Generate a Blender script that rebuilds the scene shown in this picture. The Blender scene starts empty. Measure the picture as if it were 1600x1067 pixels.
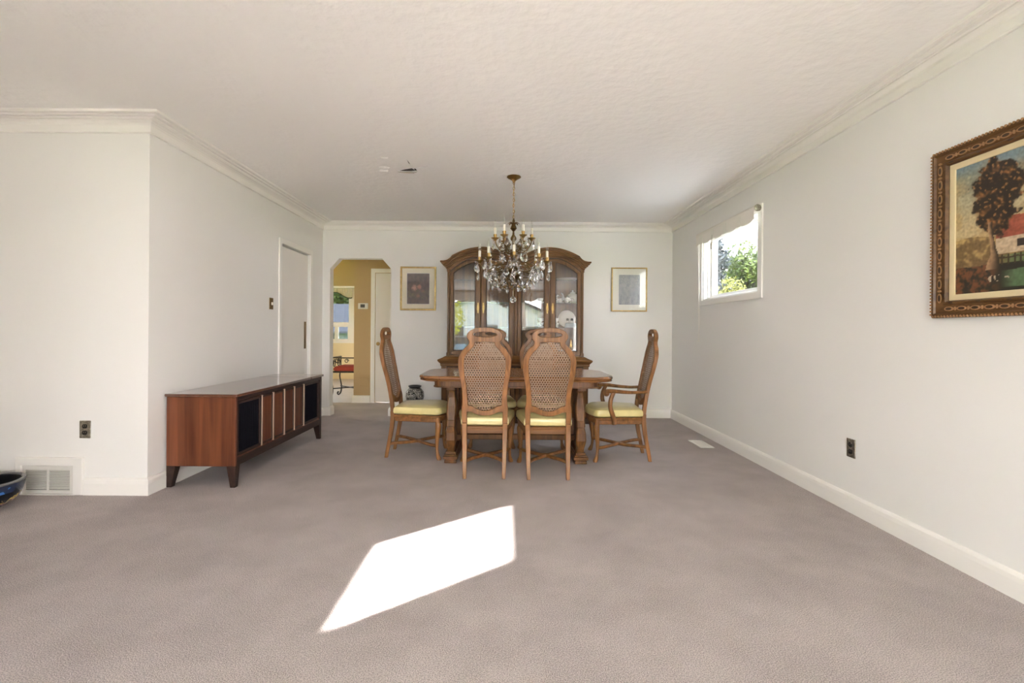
import bpy, bmesh, math, random
from math import sin, cos, pi, sqrt
from mathutils import Vector, Matrix, noise

random.seed(7)
SC = bpy.context.scene
COL = SC.collection

# ------------------------------------------------------------------ camera
F = 740.0
CAMZ = 1.082
cam_d = bpy.data.cameras.new('camera')
cam = bpy.data.objects.new('camera', cam_d)
COL.objects.link(cam)
cam_d.sensor_width = 36.0
cam_d.lens = F / 1600 * 36
cam_d.shift_x = 10 / 1600
cam_d.shift_y = -15.5 / 1600
cam_d.clip_start = 0.02
cam_d.clip_end = 300
cam.matrix_world = Matrix.Translation((0, 0, CAMZ)) @ Matrix.Rotation(pi / 2, 4, 'X') @ Matrix.Rotation(math.radians(0.43), 4, 'Z')
SC.camera = cam

# ------------------------------------------------------------------ render look
SC.view_settings.view_transform = 'Standard'
SC.view_settings.look = 'None'
SC.view_settings.gamma = 1.0
SC.view_settings.use_curve_mapping = False
SC.view_settings.exposure = 1.6
SC.cycles.use_denoising = True
SC.cycles.max_bounces = 14
SC.cycles.diffuse_bounces = 9
SC.cycles.glossy_bounces = 6
SC.cycles.transmission_bounces = 8
SC.cycles.transparent_max_bounces = 24
SC.cycles.sample_clamp_indirect = 6.0
SC.cycles.caustics_reflective = False
SC.cycles.caustics_refractive = False

# ------------------------------------------------------------------ sky and sun
SKY = 13
SUN = 42.0
w = bpy.data.worlds.new('sky')
SC.world = w
w.use_nodes = True
wn, wl = w.node_tree.nodes, w.node_tree.links
wn.clear()
wo = wn.new('ShaderNodeOutputWorld')
wb = wn.new('ShaderNodeBackground')
wb.inputs['Strength'].default_value = SKY
wc = wn.new('ShaderNodeTexCoord')
ws = wn.new('ShaderNodeSeparateXYZ')
wr = wn.new('ShaderNodeValToRGB')
wr.color_ramp.elements[0].position = 0.0
wr.color_ramp.elements[0].color = (0.95, 0.95, 0.93, 1)
wr.color_ramp.elements[1].position = 0.75
wr.color_ramp.elements[1].color = (0.72, 0.84, 1.0, 1)
wl.new(wc.outputs['Generated'], ws.inputs[0])
wl.new(ws.outputs['Z'], wr.inputs[0])
wl.new(wr.outputs[0], wb.inputs['Color'])
wl.new(wb.outputs[0], wo.inputs['Surface'])

SUNDIR = Vector((0.78, 0.625, -0.43)).normalized()
sd = bpy.data.lights.new('sun', 'SUN')
sd.energy = SUN
sd.angle = math.radians(0.6)
sd.color = (1.0, 0.965, 0.92)
so = bpy.data.objects.new('sun', sd)
COL.objects.link(so)
so.rotation_euler = SUNDIR.to_track_quat('-Z', 'Y').to_euler()
so.location = (-10, -8, 6)


def portal(loc, size, direction):
    d = bpy.data.lights.new('window_portal', 'AREA')
    d.shape = 'RECTANGLE'
    d.size, d.size_y = size
    d.cycles.is_portal = True
    o = bpy.data.objects.new('window_portal', d)
    COL.objects.link(o)
    o.location = loc
    o.rotation_euler = Vector(direction).to_track_quat('-Z', 'Z').to_euler()


# ------------------------------------------------------------------ room numbers
XL, XR, YB, YN = -2.33, 2.115, 6.02, 3.09
XLL, YR, H = -3.70, -4.20, 2.44
portal((-0.7, YR - 0.1, 1.375), (3.8, 1.8), (0, 1, 0))
portal((XLL - 0.1, -0.44, 1.9), (0.8, 0.43), (1, 0, 0))
portal((XR + 0.1, 4.53, 1.76), (1.1, 0.7), (-1, 0, 0))
portal((-4.0, 10.6, 1.43), (1.2, 1.2), (0, -1, 0))
portal((-5.25, 8.0, 1.6), (0.6, 0.7), (1, 0, 0))


# ------------------------------------------------------------------ materials
def mat(name):
    m = bpy.data.materials.new(name)
    m.use_nodes = True
    n = m.node_tree.nodes
    return m, n, m.node_tree.links, n['Principled BSDF']


def plain(name, col, rough=0.5, metal=0.0, spec=0.5, bump=0, bscale=100, var=0.0, vscale=4, coat=0):
    m, n, l, b = mat(name)
    b.inputs['Base Color'].default_value = (*col, 1)
    b.inputs['Roughness'].default_value = rough
    b.inputs['Metallic'].default_value = metal
    b.inputs['Specular IOR Level'].default_value = spec
    b.inputs['Coat Weight'].default_value = coat
    b.inputs['Coat Roughness'].default_value = 0.08
    tc = n.new('ShaderNodeTexCoord')
    if var:
        t = n.new('ShaderNodeTexNoise')
        t.inputs['Scale'].default_value = vscale
        t.inputs['Detail'].default_value = 5
        r = n.new('ShaderNodeValToRGB')
        r.color_ramp.elements[0].position = 0.3
        r.color_ramp.elements[1].position = 0.7
        r.color_ramp.elements[0].color = (*[c * (1 - var) for c in col], 1)
        r.color_ramp.elements[1].color = (*[min(1, c * (1 + var)) for c in col], 1)
        l.new(tc.outputs['Object'], t.inputs['Vector'])
        l.new(t.outputs['Fac'], r.inputs[0])
        l.new(r.outputs[0], b.inputs['Base Color'])
    if bump:
        t2 = n.new('ShaderNodeTexNoise')
        t2.inputs['Scale'].default_value = bscale
        t2.inputs['Detail'].default_value = 3
        bp = n.new('ShaderNodeBump')
        bp.inputs['Strength'].default_value = bump
        bp.inputs['Distance'].default_value = 0.01
        l.new(tc.outputs['Object'], t2.inputs['Vector'])
        l.new(t2.outputs['Fac'], bp.inputs['Height'])
        l.new(bp.outputs[0], b.inputs['Normal'])
    return m


def wood(name, c1, c2, axis='Z', rough=0.35, coat=0.3, scale=9, stretch=14, spec=0.5):
    m, n, l, b = mat(name)
    tc = n.new('ShaderNodeTexCoord')
    mp = n.new('ShaderNodeMapping')
    s = [scale * stretch / 4] * 3
    s['XYZ'.index(axis)] = scale / 6
    mp.inputs['Scale'].default_value = s
    t = n.new('ShaderNodeTexNoise')
    t.inputs['Scale'].default_value = 1
    t.inputs['Detail'].default_value = 6
    t.inputs['Distortion'].default_value = 0.6
    r = n.new('ShaderNodeValToRGB')
    r.color_ramp.elements[0].position = 0.3
    r.color_ramp.elements[1].position = 0.72
    r.color_ramp.elements[0].color = (*c1, 1)
    r.color_ramp.elements[1].color = (*c2, 1)
    l.new(tc.outputs['Object'], mp.inputs['Vector'])
    l.new(mp.outputs[0], t.inputs['Vector'])
    l.new(t.outputs['Fac'], r.inputs[0])
    l.new(r.outputs[0], b.inputs['Base Color'])
    b.inputs['Roughness'].default_value = rough
    b.inputs['Coat Weight'].default_value = coat
    b.inputs['Coat Roughness'].default_value = 0.12
    b.inputs['Specular IOR Level'].default_value = spec
    return m


def pane_glass(name, k=1.0, tint=(1, 1, 1)):
    m, n, l, b = mat(name)
    n.remove(b)
    out = n['Material Output']
    tr = n.new('ShaderNodeBsdfTransparent')
    tr.inputs[0].default_value = (*tint, 1)
    gl = n.new('ShaderNodeBsdfGlossy')
    gl.inputs['Roughness'].default_value = 0.0
    ge = n.new('ShaderNodeNewGeometry')
    dt = n.new('ShaderNodeVectorMath')
    dt.operation = 'DOT_PRODUCT'
    l.new(ge.outputs['Incoming'], dt.inputs[0])
    l.new(ge.outputs['Normal'], dt.inputs[1])
    prev = dt.outputs['Value']
    for op, v in (('ABSOLUTE', None), ('SUBTRACT', 1.0), ('POWER', 5.0), ('MULTIPLY', 0.96 * k), ('ADD', 0.04 * k)):
        q = n.new('ShaderNodeMath')
        q.operation = op
        q.use_clamp = op == 'ADD'
        if op == 'SUBTRACT':
            q.inputs[0].default_value = v
            l.new(prev, q.inputs[1])
        else:
            l.new(prev, q.inputs[0])
            if v is not None:
                q.inputs[1].default_value = v
        prev = q.outputs[0]
    mx = n.new('ShaderNodeMixShader')
    l.new(prev, mx.inputs[0])
    l.new(tr.outputs[0], mx.inputs[1])
    l.new(gl.outputs[0], mx.inputs[2])
    l.new(mx.outputs[0], out.inputs['Surface'])
    return m


def cane_mat():
    m, n, l, b = mat('woven cane')
    b.inputs['Base Color'].default_value = (0.265, 0.170, 0.112, 1)
    b.inputs['Roughness'].default_value = 0.4
    tc = n.new('ShaderNodeTexCoord')
    sp = n.new('ShaderNodeSeparateXYZ')
    l.new(tc.outputs['Object'], sp.inputs[0])

    def mth(op, a, bb=None):
        q = n.new('ShaderNodeMath')
        q.operation = op
        for i, v in enumerate((a, bb)):
            if v is None:
                continue
            if isinstance(v, (int, float)):
                q.inputs[i].default_value = v
            else:
                l.new(v, q.inputs[i])
        return q.outputs[0]
    PX, PZ = 0.0190, 0.0166

    def cell(off):
        u = mth('SUBTRACT', mth('FRACT', mth('ADD', mth('DIVIDE', sp.outputs['X'], PX), off + 50)), 0.5)
        v = mth('SUBTRACT', mth('FRACT', mth('ADD', mth('DIVIDE', sp.outputs['Z'], 2 * PZ), off)), 0.5)
        du = mth('MULTIPLY', u, PX)
        dv = mth('MULTIPLY', v, 2 * PZ)
        return mth('SQRT', mth('ADD', mth('MULTIPLY', du, du), mth('MULTIPLY', dv, dv)))
    d = mth('MINIMUM', cell(0.0), cell(0.5))
    hole = mth('LESS_THAN', d, 0.0066)
    tr = n.new('ShaderNodeBsdfTransparent')
    mx = n.new('ShaderNodeMixShader')
    l.new(hole, mx.inputs[0])
    l.new(b.outputs[0], mx.inputs[1])
    l.new(tr.outputs[0], mx.inputs[2])
    l.new(mx.outputs[0], n['Material Output'].inputs['Surface'])
    return m


def vcol_mat(name, rough=0.5):
    m, n, l, b = mat(name)
    a = n.new('ShaderNodeVertexColor')
    a.layer_name = 'paint'
    l.new(a.outputs[0], b.inputs['Base Color'])
    b.inputs['Roughness'].default_value = rough
    return m


def carpet_mat():
    m, n, l, b = mat('mauve carpet')
    tc = n.new('ShaderNodeTexCoord')
    t1 = n.new('ShaderNodeTexNoise')
    t1.inputs['Scale'].default_value = 260
    t1.inputs['Detail'].default_value = 4
    t2 = n.new('ShaderNodeTexNoise')
    t2.inputs['Scale'].default_value = 2.6
    t2.inputs['Detail'].default_value = 6
    t2.inputs['Roughness'].default_value = 0.65
    for t in (t1, t2):
        l.new(tc.outputs['Object'], t.inputs['Vector'])
    r = n.new('ShaderNodeValToRGB')
    r.color_ramp.elements[0].position = 0.40
    r.color_ramp.elements[1].position = 0.60
    r.color_ramp.elements[0].color = (0.32, 0.275, 0.267, 1)
    r.color_ramp.elements[1].color = (0.74, 0.648, 0.632, 1)
    mx = n.new('ShaderNodeMix')
    mx.data_type = 'FLOAT'
    mx.inputs[0].default_value = 0.20
    l.new(t1.outputs['Fac'], mx.inputs[2])
    l.new(t2.outputs['Fac'], mx.inputs[3])
    l.new(mx.outputs[0], r.inputs[0])
    l.new(r.outputs[0], b.inputs['Base Color'])
    b.inputs['Roughness'].default_value = 0.95
    b.inputs['Specular IOR Level'].default_value = 0.1
    b.inputs['Sheen Weight'].default_value = 0.15
    bp = n.new('ShaderNodeBump')
    bp.inputs['Strength'].default_value = 0.9
    bp.inputs['Distance'].default_value = 0.016
    l.new(t1.outputs['Fac'], bp.inputs['Height'])
    l.new(bp.outputs[0], b.inputs['Normal'])
    return m


def band_mat(name, stops, nscale, rough=0.1, distort=0.25):
    """colours picked by noise: glazed pottery patterns"""
    m, n, l, b = mat(name)
    tc = n.new('ShaderNodeTexCoord')
    t = n.new('ShaderNodeTexNoise')
    t.inputs['Scale'].default_value = nscale
    t.inputs['Detail'].default_value = 2
    t.inputs['Distortion'].default_value = distort
    r = n.new('ShaderNodeValToRGB')
    r.color_ramp.interpolation = 'CONSTANT'
    e = r.color_ramp.elements
    e[0].position, e[0].color = stops[0][0], (*stops[0][1], 1)
    e[1].position, e[1].color = stops[1][0], (*stops[1][1], 1)
    for p, c in stops[2:]:
        q = e.new(p)
        q.color = (*c, 1)
    l.new(tc.outputs['Object'], t.inputs['Vector'])
    l.new(t.outputs['Fac'], r.inputs[0])
    l.new(r.outputs[0], b.inputs['Base Color'])
    b.inputs['Roughness'].default_value = rough
    return m


M = {}
M['wall'] = plain('warm white wall paint', (0.80, 0.79, 0.775), 0.6, spec=0.25, bump=0.04, bscale=60)
M['greige'] = plain('light absorbing greige', (0.42, 0.39, 0.35), 0.7, spec=0.2)  # dark tone given to unseen walls to cut bounced light
M['ceil'] = plain('ceiling paint', (0.90, 0.89, 0.875), 0.75, spec=0.2, bump=0.5, bscale=16)
M['trim'] = plain('white trim paint', (0.85, 0.83, 0.80), 0.35, spec=0.4)
M['door'] = plain('white door paint', (0.82, 0.79, 0.755), 0.4, spec=0.4)
M['tan'] = plain('tan hall paint', (0.47, 0.335, 0.175), 0.6, spec=0.3)
M['cream'] = plain('cream kitchen paint', (0.80, 0.70, 0.48), 0.6, spec=0.3)
M['carpet'] = carpet_mat()
M['kitfloor'] = plain('pale kitchen tile', (0.48, 0.44, 0.43), 0.4, var=0.08, vscale=8)
M['chair'] = wood('chair walnut', (0.115, 0.047, 0.014), (0.31, 0.138, 0.046), 'Z', 0.42, 0.12, spec=0.3)
M['chairx'] = wood('chair walnut crosswise', (0.105, 0.043, 0.013), (0.28, 0.124, 0.041), 'X', 0.42, 0.12, spec=0.3)
M['table'] = wood('table walnut', (0.14, 0.056, 0.019), (0.28, 0.120, 0.042), 'X', 0.25, 0.35, spec=0.4)
M['tabledk'] = wood('table pedestal walnut', (0.075, 0.030, 0.010), (0.205, 0.085, 0.028), 'Z', 0.42, 0.12, spec=0.3)
M['hutch'] = wood('hutch walnut', (0.085, 0.036, 0.011), (0.20, 0.092, 0.029), 'Z', 0.42, 0.12, spec=0.3)
M['hutchx'] = wood('hutch walnut crosswise', (0.10, 0.043, 0.013), (0.25, 0.115, 0.036), 'X', 0.42, 0.12, spec=0.3)
M['hutchdk'] = wood('hutch dark walnut', (0.022, 0.010, 0.005), (0.060, 0.027, 0.011), 'Z', 0.45, 0.1, spec=0.3)
M['sbend'] = wood('sideboard red walnut', (0.075, 0.020, 0.008), (0.19, 0.058, 0.023), 'Z', 0.36, 0.15, scale=6, spec=0.35)
M['sbtop'] = wood('sideboard top walnut', (0.075, 0.026, 0.014), (0.125, 0.048, 0.026), 'Y', 0.18, 0.9, scale=6)
M['sbdark'] = wood('sideboard dark edge', (0.016, 0.008, 0.006), (0.040, 0.019, 0.013), 'Y', 0.38, 0.12, spec=0.3)
M['grille'] = plain('black speaker cloth', (0.006, 0.0055, 0.009), 0.9, spec=0.1, bump=0.3, bscale=300)
M['strip'] = plain('pale metal strip', (0.40, 0.29, 0.22), 0.4, metal=0.3)
M['vinyl'] = plain('olive yellow vinyl', (0.60, 0.515, 0.235), 0.28, spec=0.5, var=0.08, vscale=14, coat=0.25)
M['cane'] = cane_mat()
M['brass'] = plain('antique brass', (0.36, 0.23, 0.085), 0.32, metal=1.0)
M['brassdk'] = plain('dark aged brass', (0.17, 0.105, 0.04), 0.38, metal=1.0)
M['plate'] = plain('antique nickel plate', (0.36, 0.33, 0.27), 0.4, metal=0.9, var=0.4, vscale=90)
M['blackpl'] = plain('black plastic', (0.012, 0.011, 0.010), 0.35)
M['ivory'] = plain('ivory candle sleeve', (0.86, 0.82, 0.72), 0.5)
M['gold'] = plain('gilded frame', (0.42, 0.29, 0.11), 0.35, metal=0.75, var=0.25, vscale=30)
M['mat'] = plain('cream mat board', (0.80, 0.74, 0.60), 0.8)
M['matw'] = plain('white mat board', (0.82, 0.80, 0.74), 0.8)
M['pframe'] = wood('carved picture frame', (0.055, 0.024, 0.008), (0.15, 0.072, 0.026), 'Y', 0.45, 0.05, spec=0.3)
M['pframedk'] = plain('dark carving', (0.045, 0.020, 0.009), 0.5)
M['pframelt'] = plain('gilt bronze carving', (0.36, 0.20, 0.095), 0.5, metal=0.2, spec=0.3)
M['liner'] = plain('linen liner', (0.66, 0.55, 0.34), 0.8, bump=0.2, bscale=300)
M['glass'] = pane_glass('window glass', 1.0)
M['glasskit'] = pane_glass('dimming kitchen glass', 1.0, (0.32, 0.33, 0.34))  # tint added to dim the bright view outdoors
M['glassside'] = pane_glass('dimming side window glass', 1.0, (0.60, 0.60, 0.60))  # added tint holds back the glare outside this window
M['cabglass'] = pane_glass('cabinet glass', 0.95)
M['shelf'] = pane_glass('shelf glass', 1.5, (0.86, 0.93, 0.90))
M['crystal'] = None
M['china'] = plain('white china', (0.86, 0.86, 0.84), 0.12, coat=0.4)
M['chinab'] = band_mat('patterned china', [(0.0, (0.84, 0.84, 0.82)), (0.53, (0.05, 0.07, 0.06)), (0.60, (0.84, 0.84, 0.82))], 45)
M['bluegrey'] = plain('blue grey pottery', (0.30, 0.37, 0.40), 0.3)
M['goldpl'] = plain('gold ornament', (0.80, 0.50, 0.14), 0.25, metal=0.8)
M['iron'] = plain('black wrought iron', (0.02, 0.017, 0.015), 0.45)
M['red'] = plain('red cushion cloth', (0.36, 0.045, 0.03), 0.8)
M['vase'] = band_mat('black and silver mottled glaze', [(0.0, (0.008, 0.008, 0.009)), (0.40, (0.60, 0.57, 0.53)), (0.445, (0.008, 0.008, 0.009)), (0.52, (0.62, 0.59, 0.55)), (0.565, (0.01, 0.01, 0.01)), (0.63, (0.55, 0.52, 0.48))], 19, 0.12, 1.6)
M['bowl'] = band_mat('black floral glaze', [(0.0, (0.008, 0.010, 0.014)), (0.56, (0.50, 0.36, 0.10)), (0.60, (0.010, 0.012, 0.016)), (0.66, (0.52, 0.26, 0.26)), (0.70, (0.012, 0.03, 0.03))], 11, 0.06, 1.5)
M['bowlblue'] = band_mat('cobalt blue glaze', [(0.0, (0.012, 0.02, 0.05)), (0.46, (0.03, 0.11, 0.32)), (0.58, (0.015, 0.05, 0.16))], 7, 0.05)
M['bowlin'] = plain('black bowl interior', (0.008, 0.008, 0.010), 0.45, spec=0.2)
M['bowlrim'] = plain('dark grey glazed rim', (0.10, 0.10, 0.10), 0.1)
M['white'] = plain('white plastic', (0.80, 0.79, 0.75), 0.4)
M['darkgrey'] = plain('dark grey screen', (0.06, 0.06, 0.055), 0.3)
M['grillewt'] = plain('white grille paint', (0.72, 0.70, 0.66), 0.4)
M['grillebk'] = plain('grey duct shade', (0.20, 0.19, 0.18), 0.8)
M['shade'] = plain('white shade fabric', (0.80, 0.765, 0.71), 0.8)
M['lace'] = plain('white lace', (0.78, 0.76, 0.70), 0.9)
M['rope'] = plain('dark green braid', (0.05, 0.09, 0.05), 0.8)
M['plaster'] = plain('torn plaster', (0.62, 0.55, 0.47), 0.9)
M['void'] = plain('dark joist space', (0.03, 0.022, 0.016), 0.9)
M['lawn'] = plain('lawn', (0.16, 0.22, 0.06), 0.95, var=0.3, vscale=3)
M['reflector'] = plain('pale concrete', (0.60, 0.57, 0.53), 0.9, var=0.1, vscale=2)  # for pale slabs added outdoors to bounce sunlight into the rooms
M['bark'] = plain('tree bark', (0.26, 0.21, 0.17), 0.9, var=0.45, vscale=9)
M['barkdk'] = plain('dark tree bark', (0.06, 0.055, 0.055), 0.9, var=0.3, vscale=9)
M['sidingdk'] = plain('grey blue siding', (0.24, 0.27, 0.29), 0.6)
M['siding'] = plain('white siding', (0.80, 0.80, 0.80), 0.6)
M['roof'] = plain('grey shingles', (0.035, 0.037, 0.046), 0.9, var=0.2, vscale=12)
M['carblue'] = plain('blue car paint', (0.16, 0.26, 0.42), 0.15, coat=1)
for nm, c in (('leaf', (0.30, 0.40, 0.06)), ('leafy', (0.42, 0.42, 0.05)), ('leafdk', (0.10, 0.15, 0.06)), ('leafbl', (0.028, 0.036, 0.042)), ('leafg', (0.060, 0.085, 0.016)), ('leafyd', (0.105, 0.105, 0.014))):
    mm, n, l, b = mat(nm + ' foliage')
    b.inputs['Base Color'].default_value = (*c, 1)
    b.inputs['Roughness'].default_value = 0.6
    tl = n.new('ShaderNodeBsdfTranslucent')
    tl.inputs[0].default_value = (*[min(1, q * 1.4) for q in c], 1)
    mx = n.new('ShaderNodeMixShader')
    mx.inputs[0].default_value = 0.4
    l.new(b.outputs[0], mx.inputs[1])
    l.new(tl.outputs[0], mx.inputs[2])
    l.new(mx.outputs[0], n['Material Output'].inputs['Surface'])
    M[nm] = mm
mm, n, l, b = mat('cut crystal')
b.inputs['Base Color'].default_value = (1, 1, 1, 1)
b.inputs['Roughness'].default_value = 0.0
b.inputs['Transmission Weight'].default_value = 1.0
b.inputs['IOR'].default_value = 1.6
M['crystal'] = mm
mm, n, l, b = mat('clear bulb glass')
n.remove(b)
M['bulb'] = pane_glass('clear lamp glass', 3.0, (0.95, 0.95, 0.93))


# ------------------------------------------------------------------ mesh helpers
class MB:
    def __init__(s):
        s.bm = bmesh.new()

    def loft(s, rings, cap=True, closed=True):
        bm = s.bm
        vs = [[bm.verts.new(p) for p in r] for r in rings]
        n = len(rings[0])
        m = n if closed else n - 1
        for a, b in zip(vs[:-1], vs[1:]):
            for i in range(m):
                j = (i + 1) % n
                try:
                    bm.faces.new((a[i], a[j], b[j], b[i]))
                except ValueError:
                    pass
        if cap and closed:
            for r in (vs[0][::-1], vs[-1]):
                try:
                    bm.faces.new(r)
                except ValueError:
                    pass
        return s

    def box(s, x0, x1, y0, y1, z0, z1):
        return s.loft([[(x0, y0, z), (x1, y0, z), (x1, y1, z), (x0, y1, z)] for z in (z0, z1)])

    def tube(s, pts, rad, n=10, flat=1.0, closed=False, cap=True):
        pts = [Vector(p) for p in pts]
        k = len(pts)
        if not hasattr(rad, '__len__'):
            rad = [rad] * k
        rings = []
        prev = None
        for i, p in enumerate(pts):
            if closed:
                t = pts[(i + 1) % k] - pts[i - 1]
            else:
                t = pts[min(i + 1, k - 1)] - pts[max(i - 1, 0)]
            t.normalize()
            if prev is None:
                ref = Vector((0, 0, 1)) if abs(t.z) < 0.9 else Vector((0, 1, 0))
                side = t.cross(ref).normalized()
            else:
                side = (prev - t * prev.dot(t)).normalized()
            prev = side
            up = side.cross(t)
            rings.append([p + side * (rad[i] * cos(2 * pi * j / n)) + up * (rad[i] * flat * sin(2 * pi * j / n)) for j in range(n)])
        if closed:
            rings.append(rings[0])
            return s.loft(rings, cap=False)
        return s.loft(rings, cap=cap)

    def lathe(s, prof, c=(0, 0, 0), n=24, sx=1, sy=1, cap=True):
        rings = [[(c[0] + r * cos(2 * pi * j / n) * sx, c[1] + r * sin(2 * pi * j / n) * sy, c[2] + z) for j in range(n)] for r, z in prof]
        return s.loft(rings, cap=cap)

    def ball(s, c, r, n=10, sz=1):
        return s.lathe([(max(1e-4, r * sin(pi * i / n)), -r * sz * cos(pi * i / n)) for i in range(n + 1)], c, n + 4)

    def plate(s, outer, holes, fn, t0, t1):
        """2-D outline with holes -> slab between w=t0 and w=t1; fn(u, v, w) -> xyz"""
        b = bmesh.new()
        for loop in [outer] + list(holes):
            vs = [b.verts.new((u, v, 0)) for u, v in loop]
            for i in range(len(vs)):
                b.edges.new((vs[i], vs[(i + 1) % len(vs)]))
        bmesh.ops.triangle_fill(b, edges=b.edges[:], use_beauty=True)
        bmesh.ops.recalc_face_normals(b, faces=b.faces[:])
        b.verts.index_update()
        tris = [[v.index for v in f.verts] for f in b.faces]
        co = [v.co.copy() for v in b.verts]
        bnd = [(e.verts[0].index, e.verts[1].index) for e in b.edges if len(e.link_faces) == 1]
        b.free()
        A = [s.bm.verts.new(fn(c.x, c.y, t0)) for c in co]
        B = [s.bm.verts.new(fn(c.x, c.y, t1)) for c in co]
        for t in tris:
            s.bm.faces.new([A[i] for i in t])
            s.bm.faces.new([B[i] for i in t[::-1]])
        for i, j in bnd:
            s.bm.faces.new((A[i], A[j], B[j], B[i]))
        return s

    def build(s, name, m, parent=None, smooth=False, bevel=0, seg=2, subsurf=0, base=True):
        bmesh.ops.recalc_face_normals(s.bm, faces=s.bm.faces[:])
        me = bpy.data.meshes.new(name)
        s.bm.to_mesh(me)
        s.bm.free()
        if parent is not None and base:
            r = parent
            while r.parent:
                r = r.parent
            me.transform(Matrix.Translation(-r.location))
        o = bpy.data.objects.new(name, me)
        COL.objects.link(o)
        if m:
            me.materials.append(m)
        if smooth:
            for p in me.polygons:
                p.use_smooth = True
            md = o.modifiers.new('auto', 'EDGE_SPLIT')
            md.split_angle = math.radians(40)
        if bevel:
            md = o.modifiers.new('bevel', 'BEVEL')
            md.width = bevel
            md.segments = seg
            md.limit_method = 'ANGLE'
            md.angle_limit = math.radians(35)
        if subsurf:
            md = o.modifiers.new('sub', 'SUBSURF')
            md.levels = md.render_levels = subsurf
        if parent is not None:
            o.parent = parent
        return o


def thing(name, label, cat, loc=(0, 0, 0), group=None):
    o = bpy.data.objects.new(name, None)
    o.empty_display_size = 0.05
    COL.objects.link(o)
    o.location = loc
    return tag(o, label, cat, group)


def tag(o, label, cat, group=None):
    o['label'] = label
    o['category'] = cat
    if group:
        o['group'] = group
    return o


def struct(o):
    o['kind'] = 'structure'
    return o


def copy_tree(o, parent=None):
    c = o.copy()
    COL.objects.link(c)
    if parent:
        c.parent = parent
    for ch in list(o.children):
        copy_tree(ch, c)
    return c


def sweep_wall(mb, path, prof):
    """moulding profile (d from wall, z) along a wall path; the room lies on the right of travel"""
    P = [Vector((x, y)) for x, y in path]
    rings = []
    for i, p in enumerate(P):
        ns = []
        for a, b in ((i - 1, i), (i, i + 1)):
            if a >= 0 and b < len(P):
                d = (P[b] - P[a]).normalized()
                ns.append(Vector((d.y, -d.x)))
        nrm = ns[0] if len(ns) == 1 else (ns[0] + ns[1]) / (1 + ns[0].dot(ns[1]))
        rings.append([(p.x + nrm.x * d, p.y + nrm.y * d, z) for d, z in prof])
    mb.loft(rings)
    return mb


def lerp_tab(tab, x):
    if x <= tab[0][0]:
        return tab[0][1]
    for (a, va), (b, vb) in zip(tab[:-1], tab[1:]):
        if x <= b:
            t = (x - a) / (b - a)
            return va + (vb - va) * t
    return tab[-1][1]


def smooth_pts(pts, k=4, closed=False):
    """Catmull-Rom through points (any dimension)"""
    P = [Vector(p) for p in pts]
    n = len(P)
    out = []
    rng = range(n if closed else n - 1)
    for i in rng:
        p0 = P[(i - 1) % n] if closed or i > 0 else P[i]
        p1, p2 = P[i], P[(i + 1) % n]
        p3 = P[(i + 2) % n] if closed or i + 2 < n else p2
        for q in range(k):
            t = q / k
            out.append(0.5 * ((2 * p1) + (p2 - p0) * t + (2 * p0 - 5 * p1 + 4 * p2 - p3) * t * t + (3 * p1 - p0 - 3 * p2 + p3) * t ** 3))
    if not closed:
        out.append(P[-1])
    return out


def rect(x0, x1, z0, z1):
    return [(x0, z0), (x1, z0), (x1, z1), (x0, z1)]


XZ = lambda u, v, w: (u, w, v)      # plate in the x-z plane, thickness along y
YZ = lambda u, v, w: (w, u, v)      # plate in the y-z plane, thickness along x
XY = lambda u, v, w: (u, v, w)

# ================================================================== SETTING
o = MB().box(XLL - 0.12, XR + 0.15, YR - 0.15, 7.1, -0.12, 0.0).build('floor', M['carpet'])
struct(o)
o = MB().box(-5.2, -1.0, 7.1, 10.7, -0.12, -0.002).build('floor', M['kitfloor'])
o.name = 'floor_kitchen'
struct(o)

# ceiling with the torn hole
hole = [(-0.945, 4.045), (-0.905, 4.02), (-0.86, 3.985), (-0.79, 3.955), (-0.765, 3.965), (-0.755, 4.03), (-0.82, 4.05), (-0.90, 4.052)]
crack1 = [(-0.762, 3.960), (-0.72, 3.925), (-0.645, 3.890), (-0.715, 3.945)]
crack2 = [(-0.79, 3.945), (-0.80, 3.85), (-0.793, 3.74), (-0.788, 3.86), (-0.775, 3.935)]
o = MB().plate(rect(XLL - 0.12, XR + 0.15, YR - 0.15, YB + 0.12), [hole, crack1, crack2], XY, H, H + 0.008).build('ceiling', M['ceil'])
ceiling = struct(o)
mb = MB()
mb.plate(rect(-1.2, -0.5, 3.5, 4.3), [], XY, H + 0.12, H + 0.14)
for a in ((-1.2, -1.18, 3.5, 4.3), (-0.52, -0.5, 3.5, 4.3), (-1.2, -0.5, 3.5, 3.52), (-1.2, -0.5, 4.28, 4.3)):
    mb.box(*a, H + 0.025, H + 0.13)
o = mb.build('joist_cavity', M['void'], ceiling, base=False)
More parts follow.
